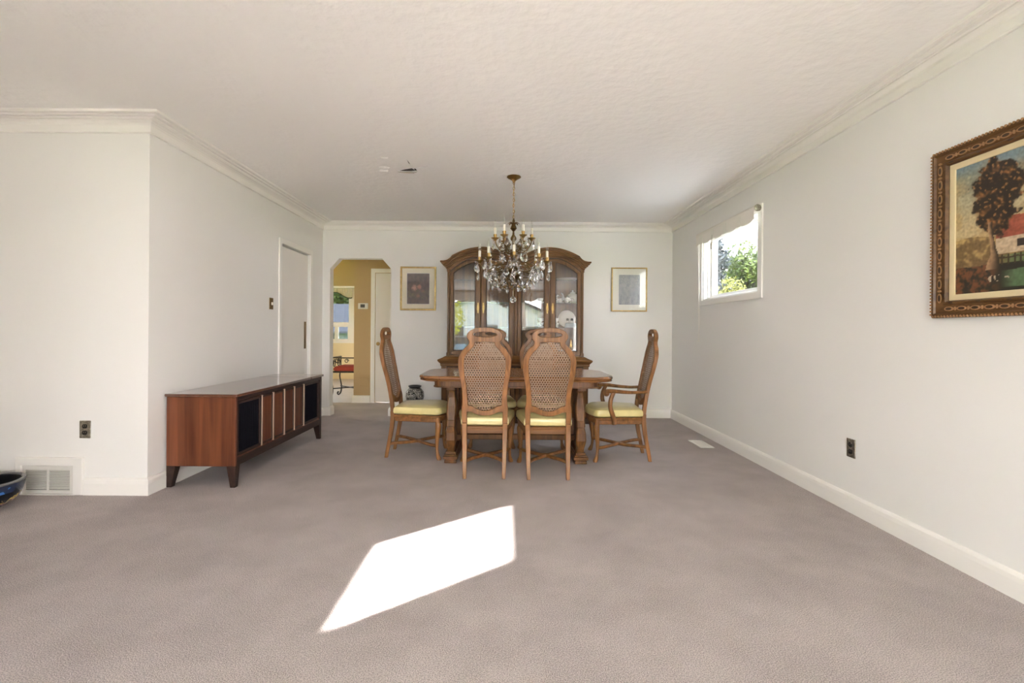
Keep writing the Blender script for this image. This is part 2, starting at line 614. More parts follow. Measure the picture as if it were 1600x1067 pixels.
for k, (pts, mm_) in enumerate((
        ([(-0.94, 4.05, H), (-0.85, 4.055, H), (-0.76, 4.035, H), (-0.77, 3.995, H - 0.022), (-0.84, 4.01, H - 0.026), (-0.91, 4.03, H - 0.012)], 'plaster'),
        ([(-0.80, 3.945, H), (-0.80, 3.84, H), (-0.775, 3.86, H - 0.010), (-0.765, 3.935, H - 0.02)], 'ceil'),
        ([(-1.06, 3.985, H - .0005), (-1.0, 4.0, H - .0005), (-1.01, 4.02, H - 0.010), (-1.08, 4.01, H - 0.008)], 'ceil'),
        ([(-1.04, 3.90, H - .0005), (-0.97, 3.93, H - .0005), (-0.98, 3.945, H - 0.009), (-1.06, 3.925, H - 0.008)], 'ceil'),
        ([(-0.99, 3.70, H - .0005), (-0.93, 3.705, H - .0005), (-0.935, 3.72, H - 0.007), (-0.985, 3.72, H - 0.006)], 'ceil'),
        ([(-0.86, 4.075, H - .0005), (-0.79, 4.07, H - .0005), (-0.80, 4.055, H - 0.010), (-0.86, 4.06, H - 0.010)], 'plaster'))):
    mb = MB()
    top = [Vector(p) for p in pts]
    mb.loft([[p for p in top], [p + Vector((0, 0, 0.002)) for p in top]])
    mb.build('plaster_flap', M[mm_], ceiling, base=False)

# walls
WZ0, WZ1, WY0, WY1 = 1.43, 2.105, 3.96, 5.08           # right window opening
o = MB().plate(rect(YR - 0.15, YB + 0.12, 0, H), [rect(WY0, WY1, WZ0, WZ1)], YZ, XR, XR + 0.15).build('wall_right', M['wall'])
struct(o)
AX0, AX1, AZ = -2.235, -1.462, 1.998
o = MB().plate([(XL - 0.12, 0), (AX0, 0), (AX0, AZ - 0.13), (AX0 + 0.115, AZ), (AX1 - 0.115, AZ), (AX1, AZ - 0.13), (AX1, 0), (XR, 0), (XR, H), (XL - 0.12, H)], [], XZ, YB, YB + 0.12).build('wall_back', M['wall'])
struct(o)
DY0, DY1, DZ = 4.90, 5.62, 1.975
o = MB().plate([(YN, 0), (DY0, 0), (DY0, DZ), (DY1, DZ), (DY1, 0), (YB, 0), (YB, H), (YN, H)], [], YZ, XL - 0.12, XL).build('wall_left', M['wall'])
struct(o)
o = MB().box(XLL, XL - 0.12, YN, YN + 0.12, 0, H).build('wall_near_left', M['wall'])
struct(o)
o = MB().plate(rect(YR - 0.15, YN + 0.12, 0, H), [rect(-0.84, -0.042, 1.685, 2.112)], YZ, XLL - 0.12, XLL).build('wall_far_left', M['greige'])
struct(o)
RX0, RX1, RZ0, RZ1 = -2.6, 1.2, 0.45, 2.30
o = MB().plate(rect(XLL, XR, 0, H), [rect(RX0, RX1, RZ0, RZ1)], XZ, YR - 0.15, YR).build('wall_front', M['wall'])
struct(o)
o = MB().box(XLL, -1.35, -1.12, -1.0, 0, H).build('wall_light_block', M['greige'])  # unseen partition added to keep window light off the near left wall
struct(o)
# hall and kitchen shell
o = MB().plate([(-2.272, 0), (-1.96, 0), (-1.96, 1.95), (-1.2, 1.95), (-1.2, 0), (-1.0, 0), (-1.0, H), (-2.272, H)], [], XZ, 7.1, 7.22).build('wall_hall', M['tan'])
struct(o)
o = MB().box(-1.0, -0.88, 6.14, 10.65, 0, H).build('wall_hall_right', M['tan'])
struct(o)
o = MB().box(-2.272, -2.15, 7.22, 10.5, 0, H).build('wall_kitchen_right', M['tan'])
struct(o)
o = MB().plate([(-5.2, 1.885), (-2.272, 1.885), (-2.272, H), (-5.2, H)], [], XZ, 8.6, 8.72).build('wall_header', M['tan'])
hdr = struct(o)
o = MB().box(-5.2, -2.272, 8.585, 8.735, 1.862, 1.886).build('trim_1', M['trim'])
struct(o)
KX0, KX1, KZ0, KZ1 = -4.65, -3.45, 0.86, 2.01
o = MB().plate(rect(-5.2, -2.15, 0, H), [rect(KX0, KX1, KZ0, KZ1)], XZ, 10.5, 10.65).build('wall_kitchen', M['cream'])
struct(o)
o = MB().plate(rect(6.14, 10.65, 0, H), [rect(7.7, 8.3, 1.25, 1.95)], YZ, -5.2, -5.1).build('wall_kitchen_left', M['cream'])
struct(o)
o = MB().box(-5.2, XL - 0.12, 6.02, 6.14, 0, H).build('wall_hall_left', M['tan'])
struct(o)
o = MB().box(-5.2, -1.0, 6.14, 10.65, H, H + 0.03).build('ceiling_hall', M['wall'])
struct(o)

# crown moulding and baseboards
crown = [(0, 2.355), (0.014, 2.355), (0.018, 2.360), (0.018, 2.402), (0.026, 2.412), (0.045, 2.421), (0.060, 2.424)]
for d in (0.068, 0.113, 0.158):
    crown += [(d - 0.007, 2.4325), (d - 0.005, 2.427), (d, 2.4245), (d + 0.005, 2.427), (d + 0.007, 2.4335)]
crown += [(0.168, 2.4395), (0, 2.4395)]
o = sweep_wall(MB(), [(XLL, YN), (XL, YN), (XL, YB), (XR, YB), (XR, YR)], crown).build('trim_2', M['trim'], smooth=False)
struct(o)
bb = [(0, 0), (0.020, 0), (0.020, 0.075), (0.017, 0.095), (0.009, 0.108), (0, 0.110)]
o = sweep_wall(MB(), [(-2.735, YN), (XL, YN), (XL, DY0 - 0.06)], bb).build('baseboard_left', M['trim'])
struct(o)
o = sweep_wall(MB(), [(XL, DY1 + 0.055), (XL, YB), (AX0, YB), (AX0, YB + 0.12)], bb).build('baseboard_corner', M['trim'])
struct(o)
o = sweep_wall(MB(), [(AX1, YB + 0.12), (AX1, YB), (XR, YB), (XR, YR)], bb).build('baseboard_right', M['trim'])
struct(o)
o = sweep_wall(MB(), [(-2.272, 7.25), (-2.272, 7.1), (-2.025, 7.1)], [(d * 1.0, z * 1.0) for d, z in bb]).build('baseboard_hall', M['trim'])
struct(o)
o = sweep_wall(MB(), [(XLL, YN), (-3.18, YN)], bb).build('baseboard_near', M['trim'])
struct(o)


def casing(mb, a0, a1, z1, wd, fn, t0, t1):
    mb.plate([(a0 - wd, 0), (a0, 0), (a0, z1), (a1, z1), (a1, 0), (a1 + wd, 0), (a1 + wd, z1 + wd), (a0 - wd, z1 + wd)], [], fn, t0, t1)


# left wall door (pocket door with flush pull)
mb = MB()
mb.box(XL - 0.06, XL - 0.022, DY0 + 0.004, DY1 - 0.004, 0.012, DZ - 0.014)
o = mb.build('door_1', M['door'])
d1 = struct(o)
mb = MB()
casing(mb, DY0, DY1, DZ, 0.055, YZ, XL, XL + 0.016)
mb.build('door_frame', M['trim'], d1, base=False, bevel=0.004)
mb = MB().box(XL - 0.14, XL - 0.115, DY0 - 0.05, DY1 + 0.05, 0, DZ + 0.05)
mb.build('pocket_back', M['void'], d1, base=False)
mb = MB()
mb.plate(rect(5.525, 5.575, 0.865, 1.18), [rect(5.532, 5.568, 0.873, 1.172)], YZ, XL - 0.0225, XL - 0.019)
mb.box(XL - 0.0225, XL - 0.0205, 5.532, 5.568, 0.873, 1.172)
mb.build('door_pull', M['brassdk'], d1, base=False)

# hall door
mb = MB()
mb.box(-1.955, -1.205, 7.112, 7.15, 0.012, 1.944)
o = mb.build('door_2', M['door'])
d2 = struct(o)
mb = MB()
casing(mb, -1.96, -1.2, 1.95, 0.06, XZ, 7.085, 7.1)
mb.build('door_frame', M['trim'], d2, base=False, bevel=0.004)
mb = MB()
mb.tube([(-1.905, 7.112, 0.885), (-1.905, 7.085, 0.885)], 0.010)
mb.lathe([(0.001, 0), (0.026, 0.002), (0.028, 0.012), (0.020, 0.026), (0.001, 0.030)])
bmesh.ops.transform(mb.bm, matrix=Matrix.Translation((-1.905, 7.088, 0.885)) @ Matrix.Rotation(pi / 2, 4, 'X'), verts=mb.bm.verts[-24 * 5:])
mb.build('door_knob', M['brass'], d2, base=False, smooth=True)

# right wall window
mb = MB()
mb.plate(rect(WY0 - 0.065, WY1 + 0.065, WZ0 - 0.055, WZ1 + 0.055), [rect(WY0, WY1, WZ0, WZ1)], YZ, XR - 0.016, XR - 0.0005)
mb.plate(rect(WY0, WY1, WZ0, WZ1), [rect(WY0 + 0.015, WY1 - 0.015, WZ0 + 0.015, WZ1 - 0.015)], YZ, XR - 0.002, XR + 0.15)
o = mb.build('window_1', M['trim'], bevel=0.003)
w1 = struct(o)
mb = MB()
mb.plate(rect(WY0 + 0.015, WY1 - 0.015, WZ0 + 0.015, WZ1 - 0.015), [rect(WY0 + 0.05, WY1 - 0.06, WZ0 + 0.055, WZ1 - 0.05)], YZ, XR + 0.07, XR + 0.11)
mb.plate(rect(WY0 + 0.015, WY1 - 0.015, WZ0 + 0.015, WZ1 - 0.015), [rect(WY0 + 0.03, WY1 - 0.03, WZ0 + 0.03, WZ1 - 0.03)], YZ, XR + 0.04, XR + 0.07)
mb.build('window_sash', M['trim'], w1, base=False, bevel=0.003)
MB().box(XR + 0.088, XR + 0.092, WY0 + 0.05, WY1 - 0.06, WZ0 + 0.055, WZ1 - 0.05).build('window_pane', M['glassside'], w1, base=False)

# small high window off to the left (lets the sun patch in)
mb = MB()
mb.plate(rect(-0.91, 0.03, 1.62, 2.17), [rect(-0.84, -0.042, 1.685, 2.112)], YZ, XLL, XLL + 0.015)
o = mb.build('window_2', M['trim'])
w2 = struct(o)
MB().box(XLL - 0.072, XLL - 0.068, -0.84, -0.042, 1.685, 2.112).build('window_pane', M['glass'], w2, base=False)

# picture window behind the camera
mb = MB()
mb.plate(rect(RX0 - 0.07, RX1 + 0.07, RZ0 - 0.07, RZ1 + 0.07), [rect(RX0, RX1, RZ0, RZ1)], XZ, YR, YR + 0.018)
hs = [rect(RX0 + 0.04, -1.72, RZ0 + 0.04, 0.88), rect(RX0 + 0.04, -1.72, 0.93, RZ1 - 0.04), rect(-1.66, 0.30, RZ0 + 0.04, 0.88), rect(-1.66, 0.30, 0.93, RZ1 - 0.04),
      rect(0.36, RX1 - 0.04, RZ0 + 0.04, 0.88), rect(0.36, RX1 - 0.04, 0.93, RZ1 - 0.04)]
mb.plate(rect(RX0, RX1, RZ0, RZ1), hs, XZ, YR - 0.10, YR - 0.05)
o = mb.build('window_3', M['trim'])
w3 = struct(o)
MB().box(RX0 + 0.02, RX1 - 0.02, YR - 0.077, YR - 0.073, RZ0 + 0.02, RZ1 - 0.02).build('window_pane', M['glass'], w3, base=False)

# kitchen window
mb = MB()
mb.plate(rect(KX0 - 0.09, KX1 + 0.09, KZ0 - 0.06, KZ1 + 0.08), [rect(KX0, KX1, KZ0, KZ1)], XZ, 10.48, 10.5)
mb.plate(rect(KX0, KX1, KZ0, KZ1), [rect(KX0 + 0.04, KX1 - 0.04, 1.26, KZ1 - 0.04), rect(KX0 + 0.04, -3.80, KZ0 + 0.03, 1.16), rect(-3.72, KX1 - 0.06, KZ0 + 0.03, 1.16)], XZ, 10.53, 10.58)
o = mb.build('window_4', M['trim'])
w4 = struct(o)
MB().box(KX0 + 0.02, KX1 - 0.02, 10.553, 10.557, KZ0 + 0.02, KZ1 - 0.02).build('window_pane', M['glasskit'], w4, base=False)

# ================================================================== WALL FITTINGS
def outlet(label, cx, cz, fn, nrm, name='wall_outlet'):
    """plate + two receptacles; fn(u, v, w) maps plate plane to world with w out of the wall"""
    t = thing(name, label, 'outlet', fn(0, 0, 0), 'brass wall outlets')
    mb = MB().plate(rect(-0.036, 0.036, -0.057, 0.057), [], fn, 0, 0.006)
    mb.build('cover_plate', M['plate'], t, bevel=0.003)
    for s in (-1, 1):
        pts = [(0.0165 * cos(a) * 1.0, s * 0.021 + max(-0.0135, min(0.0135, 0.0175 * sin(a)))) for a in [2 * pi * i / 20 for i in range(20)]]
        r = MB().plate(pts, [], fn, 0.0055, 0.009).build('receptacle', M['blackpl'], t)
        mb = MB()
        for dx in (-0.006, 0.006):
            mb.plate(rect(dx - 0.0012, dx + 0.0012, s * 0.021 - 0.001, s * 0.021 + 0.007), [], fn, 0.0088, 0.0095)
        mb.build('slot', M['plate'], r)
    return t


outlet('brass wall outlet above the return grille on the near left wall', 0, 0, lambda u, v, w: (-2.735 + u, YN - w, 0.424 + v), None)
outlet('brass wall outlet low on the right wall beneath the landscape painting', 0, 0, lambda u, v, w: (XR - w, 2.888 + u, 0.387 + v), None)
fn = lambda u, v, w: (XL + w, 4.70 + u, 1.342 + v)
t = thing('light_switch', 'brass light switch plate on left wall beside the white door', 'switch', fn(0, 0, 0))
MB().plate(rect(-0.036, 0.036, -0.057, 0.057), [], fn, 0, 0.006).build('cover_plate', M['brassdk'], t, bevel=0.003)
MB().plate(rect(-0.006, 0.006, -0.014, 0.014), [], fn, 0.005, 0.018).build('toggle', M['ivory'], t)

# return-air grille on the near left wall
t = thing('return_air_grille', 'white return air grille in raised trim at base of near left wall', 'vent', (-2.955, YN, 0))
mb = MB()
mb.plate(rect(-3.175, -2.738, 0.0, 0.243), [rect(-3.135, -2.80, 0.004, 0.19)], lambda u, v, w: (u, YN - w, v), 0, 0.022)
mb.build('surround', M['trim'], t, bevel=0.004)
mb = MB()
gf = lambda u, v, w: (u, YN - w, v)
mb.plate(rect(-3.135, -2.80, 0.008, 0.188), [rect(-3.115, -2.975, 0.03, 0.160), rect(-2.963, -2.825, 0.03, 0.160)], gf, 0.004, 0.014)
mb.build('grille_frame', M['grillewt'], t, bevel=0.002)
MB().plate(rect(-3.13, -2.81, 0.012, 0.184), [], gf, 0.0005, 0.002).build('duct_shade', M['grillebk'], t)  # flat grey sheet, the shade behind the slats put into its colour
mb = MB()
for i in range(12):
    z = 0.035 + i * 0.0106
    for x0, x1 in ((-3.115, -2.975), (-2.963, -2.825)):
        mb.loft([[(x, YN - 0.003, z + 0.0045), (x, YN - 0.0115, z), (x, YN - 0.0115, z + 0.0018), (x, YN - 0.003, z + 0.0063)] for x in (x0, x1)])
g = mb.build('louvres', M['grillewt'], t)

# floor register
t = thing('floor_register', 'white metal floor register in carpet near the right wall', 'vent', (1.907, 4.60, 0))
MB().plate(rect(1.842, 1.975, 4.456, 4.757), [rect(1.865, 1.952, 4.49, 4.725)], XY, 0.0005, 0.007).build('register_frame', M['white'], t, bevel=0.002)
mb = MB()
for i in range(13):
    y = 4.492 + i * 0.0182
    mb.loft([[(x, y, 0.001), (x, y + 0.011, 0.006), (x, y + 0.0125, 0.005), (x, y + 0.002, 0.0005)] for x in (1.865, 1.952)])
mb.build('louvres', M['grillewt'], t)
MB().box(1.863, 1.954, 4.488, 4.727, 0.0002, 0.0006).build('duct_shade', M['grillebk'], t)  # thin sheet coloured as the shade under the louvres

# thermostat and low cover plate in the hall, header vent
hf = lambda cx, cz: (lambda u, v, w: (cx + u, 7.1 - w, cz + v))
fn = hf(-2.135, 1.447)
t = thing('thermostat', 'white wall thermostat with dark screen on tan hall wall', 'thermostat', fn(0, 0, 0))
MB().plate(rect(-0.074, 0.074, -0.045, 0.045), [], fn, 0, 0.028).build('housing', M['white'], t, bevel=0.008)
MB().plate(rect(-0.036, 0.030, -0.022, 0.026), [], fn, 0.0275, 0.030).build('screen', M['darkgrey'], t)
fn = hf(-2.11, 0.305)
t = thing('access_panel', 'small tan painted access cover low on hall wall', 'cover plate', fn(0, 0, 0))
MB().plate(rect(-0.065, 0.065, -0.065, 0.065), [], fn, 0, 0.010).build('cover_plate', M['tan'], t, bevel=0.003)
for u, v in ((-0.05, -0.05), (0.05, 0.05)):
    MB().plate([(u + 0.004 * cos(a), v + 0.004 * sin(a)) for a in [pi * k / 4 for k in range(8)]], [], fn, 0.009, 0.0125).build('screw', M['brass'], t)
t = thing('header_vent', 'small dark vent high on shaded hall header', 'vent', (-2.66, 8.6, 2.13))
MB().box(-2.74, -2.58, 8.585, 8.6, 2.05, 2.21).build('vent_frame', M['brassdk'], t, bevel=0.004)
mb = MB()
for i in range(6):
    mb.box(-2.725, -2.595, 8.578, 8.586, 2.065 + i * 0.022, 2.075 + i * 0.022)
mb.build('louvres', M['void'], t)

# roller shade over the right window
t = thing('roller_shade', 'white roller shade rolled up with scalloped hem over the right wall window', 'blind', (XR, 4.5, 2.10))
SY0, SY1, SX, SZ = 3.90, 5.10, XR - 0.047, 2.118
mb = MB().tube([(SX, SY0, SZ), (SX, SY1, SZ)], 0.028, 16)
mb.build('roll', M['shade'], t, smooth=True)
n = 60
top = [(SY0 + 0.01 + (SY1 - SY0 - 0.02) * i / n) for i in range(n + 1)]
outl = [(y, SZ - 0.005) for y in top]
for i, y in enumerate(reversed(top)):
    ph = (y - SY0) / (SY1 - SY0) * 4.5
    s = abs(sin(pi * ph)) ** 0.6
    outl.append((y, SZ - 0.075 - 0.04 * s))
MB().plate(outl, [], YZ, SX - 0.026, SX - 0.0245).build('scalloped_hem', M['shade'], t)
for k in range(1, 5):
    y = SY0 + (SY1 - SY0) * k / 4.5
    MB().plate(rect(y - 0.035, y + 0.035, SZ - 0.105, SZ + 0.005), [], YZ, SX - 0.0275, SX - 0.0262).build('hem_tab', M['lace'], t)
mb = MB()
mb.lathe([(0.001, 0), (0.026, 0), (0.030, 0.003), (0.026, 0.007), (0.016, 0.010), (0.001, 0.012)], n=20)
bmesh.ops.transform(mb.bm, matrix=Matrix.Translation((SX, SY0 + 0.001, SZ)) @ Matrix.Rotation(pi / 2, 4, 'X'), verts=mb.bm.verts[:])
mb.build('end_cap', M['plate'], t, smooth=True)
mb = MB().tube([(SX - 0.028, 4.70, SZ - 0.06), (SX - 0.028, 4.70, SZ - 0.14)], 0.002, 6)
mb.lathe([(0.001, -0.075), (0.011, -0.07), (0.013, -0.02), (0.006, 0), (0.001, 0.002)], (SX - 0.028, 4.70, SZ - 0.13), 10)
mb.build('pull_tassel', M['plate'], t)
mb = MB()
for y in (5.085, 5.112):
    mb.tube([(SX + 0.005, y, SZ - 0.02), (SX + 0.01, y, 1.6), (SX + 0.012, y, 1.00)], 0.0022, 6)
mb.tube([(SX + 0.012, 5.085 + 0.0135 - 0.0135 * cos(a), 1.0 - 0.0135 * sin(a)) for a in [pi * i / 8 for i in range(9)]], 0.0022, 6)
mb.build('pull_cord', M['shade'], t)
for y in (SY0 + 0.004, SY1 - 0.004):
    MB().box(SX - 0.012, XR - 0.0165, y - 0.002, y + 0.002, SZ - 0.03, SZ + 0.03).build('bracket', M['white'], t)

# ================================================================== PICTURES
def paint_grid(name, m, nu, nv, fn, col, parent):
    me = bpy.data.meshes.new(name)
    r = parent
    vs, fs, cs = [], [], []
    for j in range(nv + 1):
        for i in range(nu + 1):
            vs.append(Vector(fn(i / nu, j / nv)) - r.location)
            c = col(i / nu, j / nv)
            cs.append((max(0, c[0]), max(0, c[1]), max(0, c[2]), 1))
    for j in range(nv):
        for i in range(nu):
            a = j * (nu + 1) + i
            fs.append((a, a + 1, a + nu + 2, a + nu + 1))
    me.from_pydata(vs, [], fs)
    at = me.color_attributes.new('paint', 'FLOAT_COLOR', 'POINT')
    for i, c in enumerate(cs):
        at.data[i].color = c
    me.materials.append(m)
    o = bpy.data.objects.new(name, me)
    COL.objects.link(o)
    o.parent = parent
    return o


def N(x, y, s=1.0, z=0.0):
    return noise.noise(Vector((x * s, y * s, z)))


def mixc(a, b, t):
    t = max(0, min(1, t))
    return tuple(p + (q - p) * t for p, q in zip(a, b))


def sst(a, b, x):
    t = max(0, min(1, (x - a) / (b - a)))
    return t * t * (3 - 2 * t)


def landscape(u, v):
    s = u * 0.86                       # metres from the left edge of the canvas
    n1 = N(s, v * 0.6, 26) * 0.6 + N(s, v * 0.6, 60, 3) * 0.4
    n2 = N(s, v * 0.6, 90, 7)
    n3 = N(s * 1.0, v * 0.6, 9, 5)
    c = mixc((0.50, 0.36, 0.17), (0.27, 0.29, 0.22), sst(0.62, 0.95, v + 0.25 * n3 + 0.1 * n1))
    c = mixc(c, (0.60, 0.50, 0.30), 0.5 * sst(0.1, 0.5, n1 + n3))
    c = mixc(c, (0.20, 0.27, 0.30), sst(0.88, 1.02, v + 0.12 * n3))
    c = mixc(c, (0.09, 0.065, 0.03), 0.85 * sst(0.26, 0.34, s + 0.03 * n1) * sst(0.75, 0.9, v + 0.1 * n3))
    if v < 0.42 + 0.03 * n3:
        g = mixc((0.48, 0.32, 0.11), (0.16, 0.09, 0.03), sst(0.0, 0.6, 0.5 + n1))
        g = mixc(g, (0.12, 0.065, 0.025), sst(0.30, 0.12, v))
        c = mixc(c, g, 0.9)
        if s > 0.19 and v < 0.26:
            c = mixc(c, (0.13, 0.19, 0.07), 0.8 * sst(0.19, 0.26, s + 0.03 * n1))
    if v < 0.20 + 0.05 * n3:
        c = mixc((0.025, 0.02, 0.012), (0.20, 0.07, 0.025), sst(0.25, 0.8, 0.5 + n1 + 0.4 * n2) * (1 - sst(0.12, 0.22, s)))
    if s > 0.20 and 0.03 < v < 0.15 + 0.03 * n3:
        c = mixc(c, (0.12, 0.20, 0.09), 0.8 * sst(0.20, 0.27, s))
    # cottage
    if 0.185 < s < 0.50:
        if 0.27 < v < 0.40:
            c = mixc((0.66, 0.52, 0.36), (0.42, 0.30, 0.18), 0.5 + 0.7 * n1)
        edge = 0.53 - max(0, 0.235 - s) * 2.2 + 0.01 * n1
        if 0.385 < v < edge and s > 0.175 + (v - 0.385) * 0.25:
            c = mixc((0.40, 0.10, 0.055), (0.24, 0.055, 0.03), 0.5 + n1)
        if 0.272 < s < 0.30 and 0.31 < v < 0.36:
            c = (0.03, 0.02, 0.015)
    if s > 0.50 and v > 0.3:
        d = ((s - 0.68) / 0.16) ** 2 + ((v - 0.62) / 0.3) ** 2 + 0.8 * n3
        if d < 0.8:
            c = mixc((0.05, 0.045, 0.015), (0.22, 0.15, 0.05), 0.5 + n1)
    # fence
    if s > 0.19 and (abs(v - 0.24 - 0.01 * n1) < 0.006 or (abs(((s * 40) % 1) - 0.5) < 0.16 and 0.19 < v < 0.265)):
        c = (0.05, 0.03, 0.015)
    # big tree
    n4 = N(s * 1.3 + v * 0.5, v - s * 0.6, 16, 11)
    n5 = N(s * 2.0 + v, (v - s) * 0.8, 34, 13)
    d = ((s - 0.192) / 0.135) ** 2 + ((v - 0.70) / 0.29) ** 2
    if v < 0.55:
        d += (0.55 - v) * 2.2
    ed = d + 0.85 * n3 + 0.7 * n4
    if ed < 1.05:
        t = sst(-0.25, 0.75, 0.8 * n4 + 0.7 * n5 + 0.35 * n2 - 0.25 * sst(0.2, 0.9, 1 - d))
        tr_ = mixc((0.022, 0.013, 0.007), (0.30, 0.125, 0.035), t)
        if n5 + n2 > 0.55:
            tr_ = mixc(tr_, (0.50, 0.24, 0.08), 0.6)
        c = mixc(tr_, c, sst(0.75, 1.05, ed + 0.3 * n2))
    tw = 0.010 + 0.020 * sst(0.34, 0.17, v)
    tx = 0.172 + 0.012 * sin(v * 9) - 0.012 * sst(0.3, 0.17, v)
    if 0.165 < v < 0.52 and abs(s - tx) < tw:
        c = mixc((0.40, 0.24, 0.12), (0.035, 0.02, 0.012), sst(-tw, tw, s - tx + 0.006 * n1))
    # blossoms
    if 0.15 < s < 0.24 and 0.075 < v < 0.125 and n2 + n1 > 0.12:
        c = (0.62, 0.50, 0.34)
    return mixc(c, (0.02, 0.015, 0.01), 0.16 + 0.3 * n2)


PZ0, PZ1, PY1 = 1.163, 1.963, 2.325
PY0 = PY1 - 1.06
t = thing('landscape_painting', 'large framed oil landscape with cottage and autumn tree on right wall', 'painting', (XR, 1.795, 1.563))
fo = lambda d: (rect(PY0 + d, PY1 - d, PZ0 + d, PZ1 - d))
mb = MB()
prof = [(0.0, 0.002), (0.0, 0.022), (0.008, 0.034), (0.018, 0.034), (0.024, 0.026), (0.060, 0.022), (0.066, 0.030), (0.074, 0.030), (0.080, 0.018), (0.080, 0.002)]
rings = []
for cy, cz, sy, sz in ((PY0, PZ0, 1, 1), (PY1, PZ0, -1, 1), (PY1, PZ1, -1, -1), (PY0, PZ1, 1, -1), (PY0, PZ0, 1, 1)):
    rings.append([(XR - h, cy + sy * d, cz + sz * d) for d, h in prof])
fmb = MB().loft(rings, cap=False)
mb = MB()
mb2 = MB()
mb3 = MB()


def along(side, a, d):
    if side == 'L':
        return (PY1 - d, PZ0 + a)
    if side == 'R':
        return (PY0 + d, PZ0 + a)
    if side == 'B':
        return (PY1 - a, PZ0 + d)
    return (PY1 - a, PZ1 - d)


for side, ln in (('L', PZ1 - PZ0), ('R', PZ1 - PZ0), ('B', PY1 - PY0), ('T', PY1 - PY0)):
    k = int((ln - 0.12) / 0.062)
    st = (ln - 0.12) / k
    for i in range(k):
        a = 0.06 + st * (i + 0.5)
        for r0, mbx, hh in ((1.0, mb2, 0.0268), (0.62, mb, 0.0282)):
            pts = [along(side, a + r0 * 0.024 * cos(q) - (0.0), 0.042 + r0 * 0.0105 * sin(q)) for q in [2 * pi * j / 12 for j in range(12)]]
            mbx.plate(pts, [], YZ, XR - hh, XR - 0.020)
        pts = [along(side, a + st / 2 + 0.0055 * cos(q), 0.042 + 0.009 * sin(q)) for q in [2 * pi * j / 8 for j in range(8)]]
        mb2.plate(pts, [], YZ, XR - 0.0275, XR - 0.020)
    k2 = int(ln / 0.016)
    for i in range(k2):
        a = 0.008 + (ln - 0.016) * (i + 0.5) / k2
        pts = [along(side, a + 0.0045 * cos(q), 0.0065 + 0.006 * sin(q)) for q in [2 * pi * j / 6 for j in range(6)]]
        mb3.plate(pts, [], YZ, XR - 0.0365, XR - 0.03)
    for i in range(int(ln / 0.13)):
        a = 0.13 * (i + 0.8)
        if a < ln - 0.08:
            pts = [along(side, a + 0.012 * cos(q), 0.070 + 0.004 * sin(q)) for q in [2 * pi * j / 8 for j in range(8)]]
            mb.plate(pts, [], YZ, XR - 0.0315, XR - 0.025)
fo_ = fmb
for q, mi in ((mb, 1), (mb2, 2), (mb3, 2)):
    tmp = bpy.data.meshes.new('tmp')
    bmesh.ops.recalc_face_normals(q.bm, faces=q.bm.faces[:])
    k0 = len(fo_.bm.faces)
    q.bm.to_mesh(tmp)
    fo_.bm.from_mesh(tmp)
    fo_.bm.faces.ensure_lookup_table()
    for f in fo_.bm.faces[k0:]:
        f.material_index = mi
pf = fo_.build('frame', M['pframe'], t)
pf.data.materials.append(M['pframedk'])
pf.data.materials.append(M['pframelt'])
MB().plate(fo(0.080), [fo(0.108)], YZ, XR - 0.016, XR - 0.002).build('linen_liner', M['liner'], t, bevel=0.003)
MB().plate(fo(0.105), [], YZ, XR - 0.006, XR - 0.001).build('canvas_backing', M['pframedk'], t)
paint_grid('canvas', vcol_mat('oil paint', 0.6), 230, 190, lambda u, v: (XR - 0.010, PY1 - 0.106 - u * (PY1 - PY0 - 0.212), PZ0 + 0.106 + v * (PZ1 - PZ0 - 0.212)), landscape, t)


def flowers(u, v):
    n1 = N(u, v, 9)
    n2 = N(u, v, 22, 4)
    c = mixc((0.10, 0.075, 0.085), (0.17, 0.12, 0.12), 0.5 + n1)
    for x, y, r, col in ((0.33, 0.53, 0.15, (0.62, 0.36, 0.30)), (0.55, 0.56, 0.13, (0.56, 0.30, 0.24)), (0.50, 0.27, 0.10, (0.45, 0.22, 0.20)), (0.72, 0.42, 0.08, (0.30, 0.16, 0.14)), (0.25, 0.30, 0.07, (0.22, 0.20, 0.13))):
        d = sqrt((u - x) ** 2 + ((v - y) * 1.25) ** 2) / r + 0.5 * n2
        if d < 1:
            c = mixc(col, c, sst(0.3, 1.0, d))
    if 0.15 < v < 0.45 and n2 > 0.25:
        c = mixc(c, (0.20, 0.22, 0.12), 0.6)
    return c


def greyprint(u, v):
    n1 = N(u, v, 7, 9)
    n2 = N(u, v, 20, 2)
    c = mixc((0.30, 0.32, 0.37), (0.40, 0.41, 0.44), 0.5 + n1)
    if v > 0.5 + 0.3 * N(u, 0, 4) and n2 > 0.2:
        c = mixc(c, (0.50, 0.50, 0.50), 0.6)
    if v < 0.35 and n2 > 0.25:
        c = mixc(c, (0.22, 0.24, 0.27), 0.6)
    return c


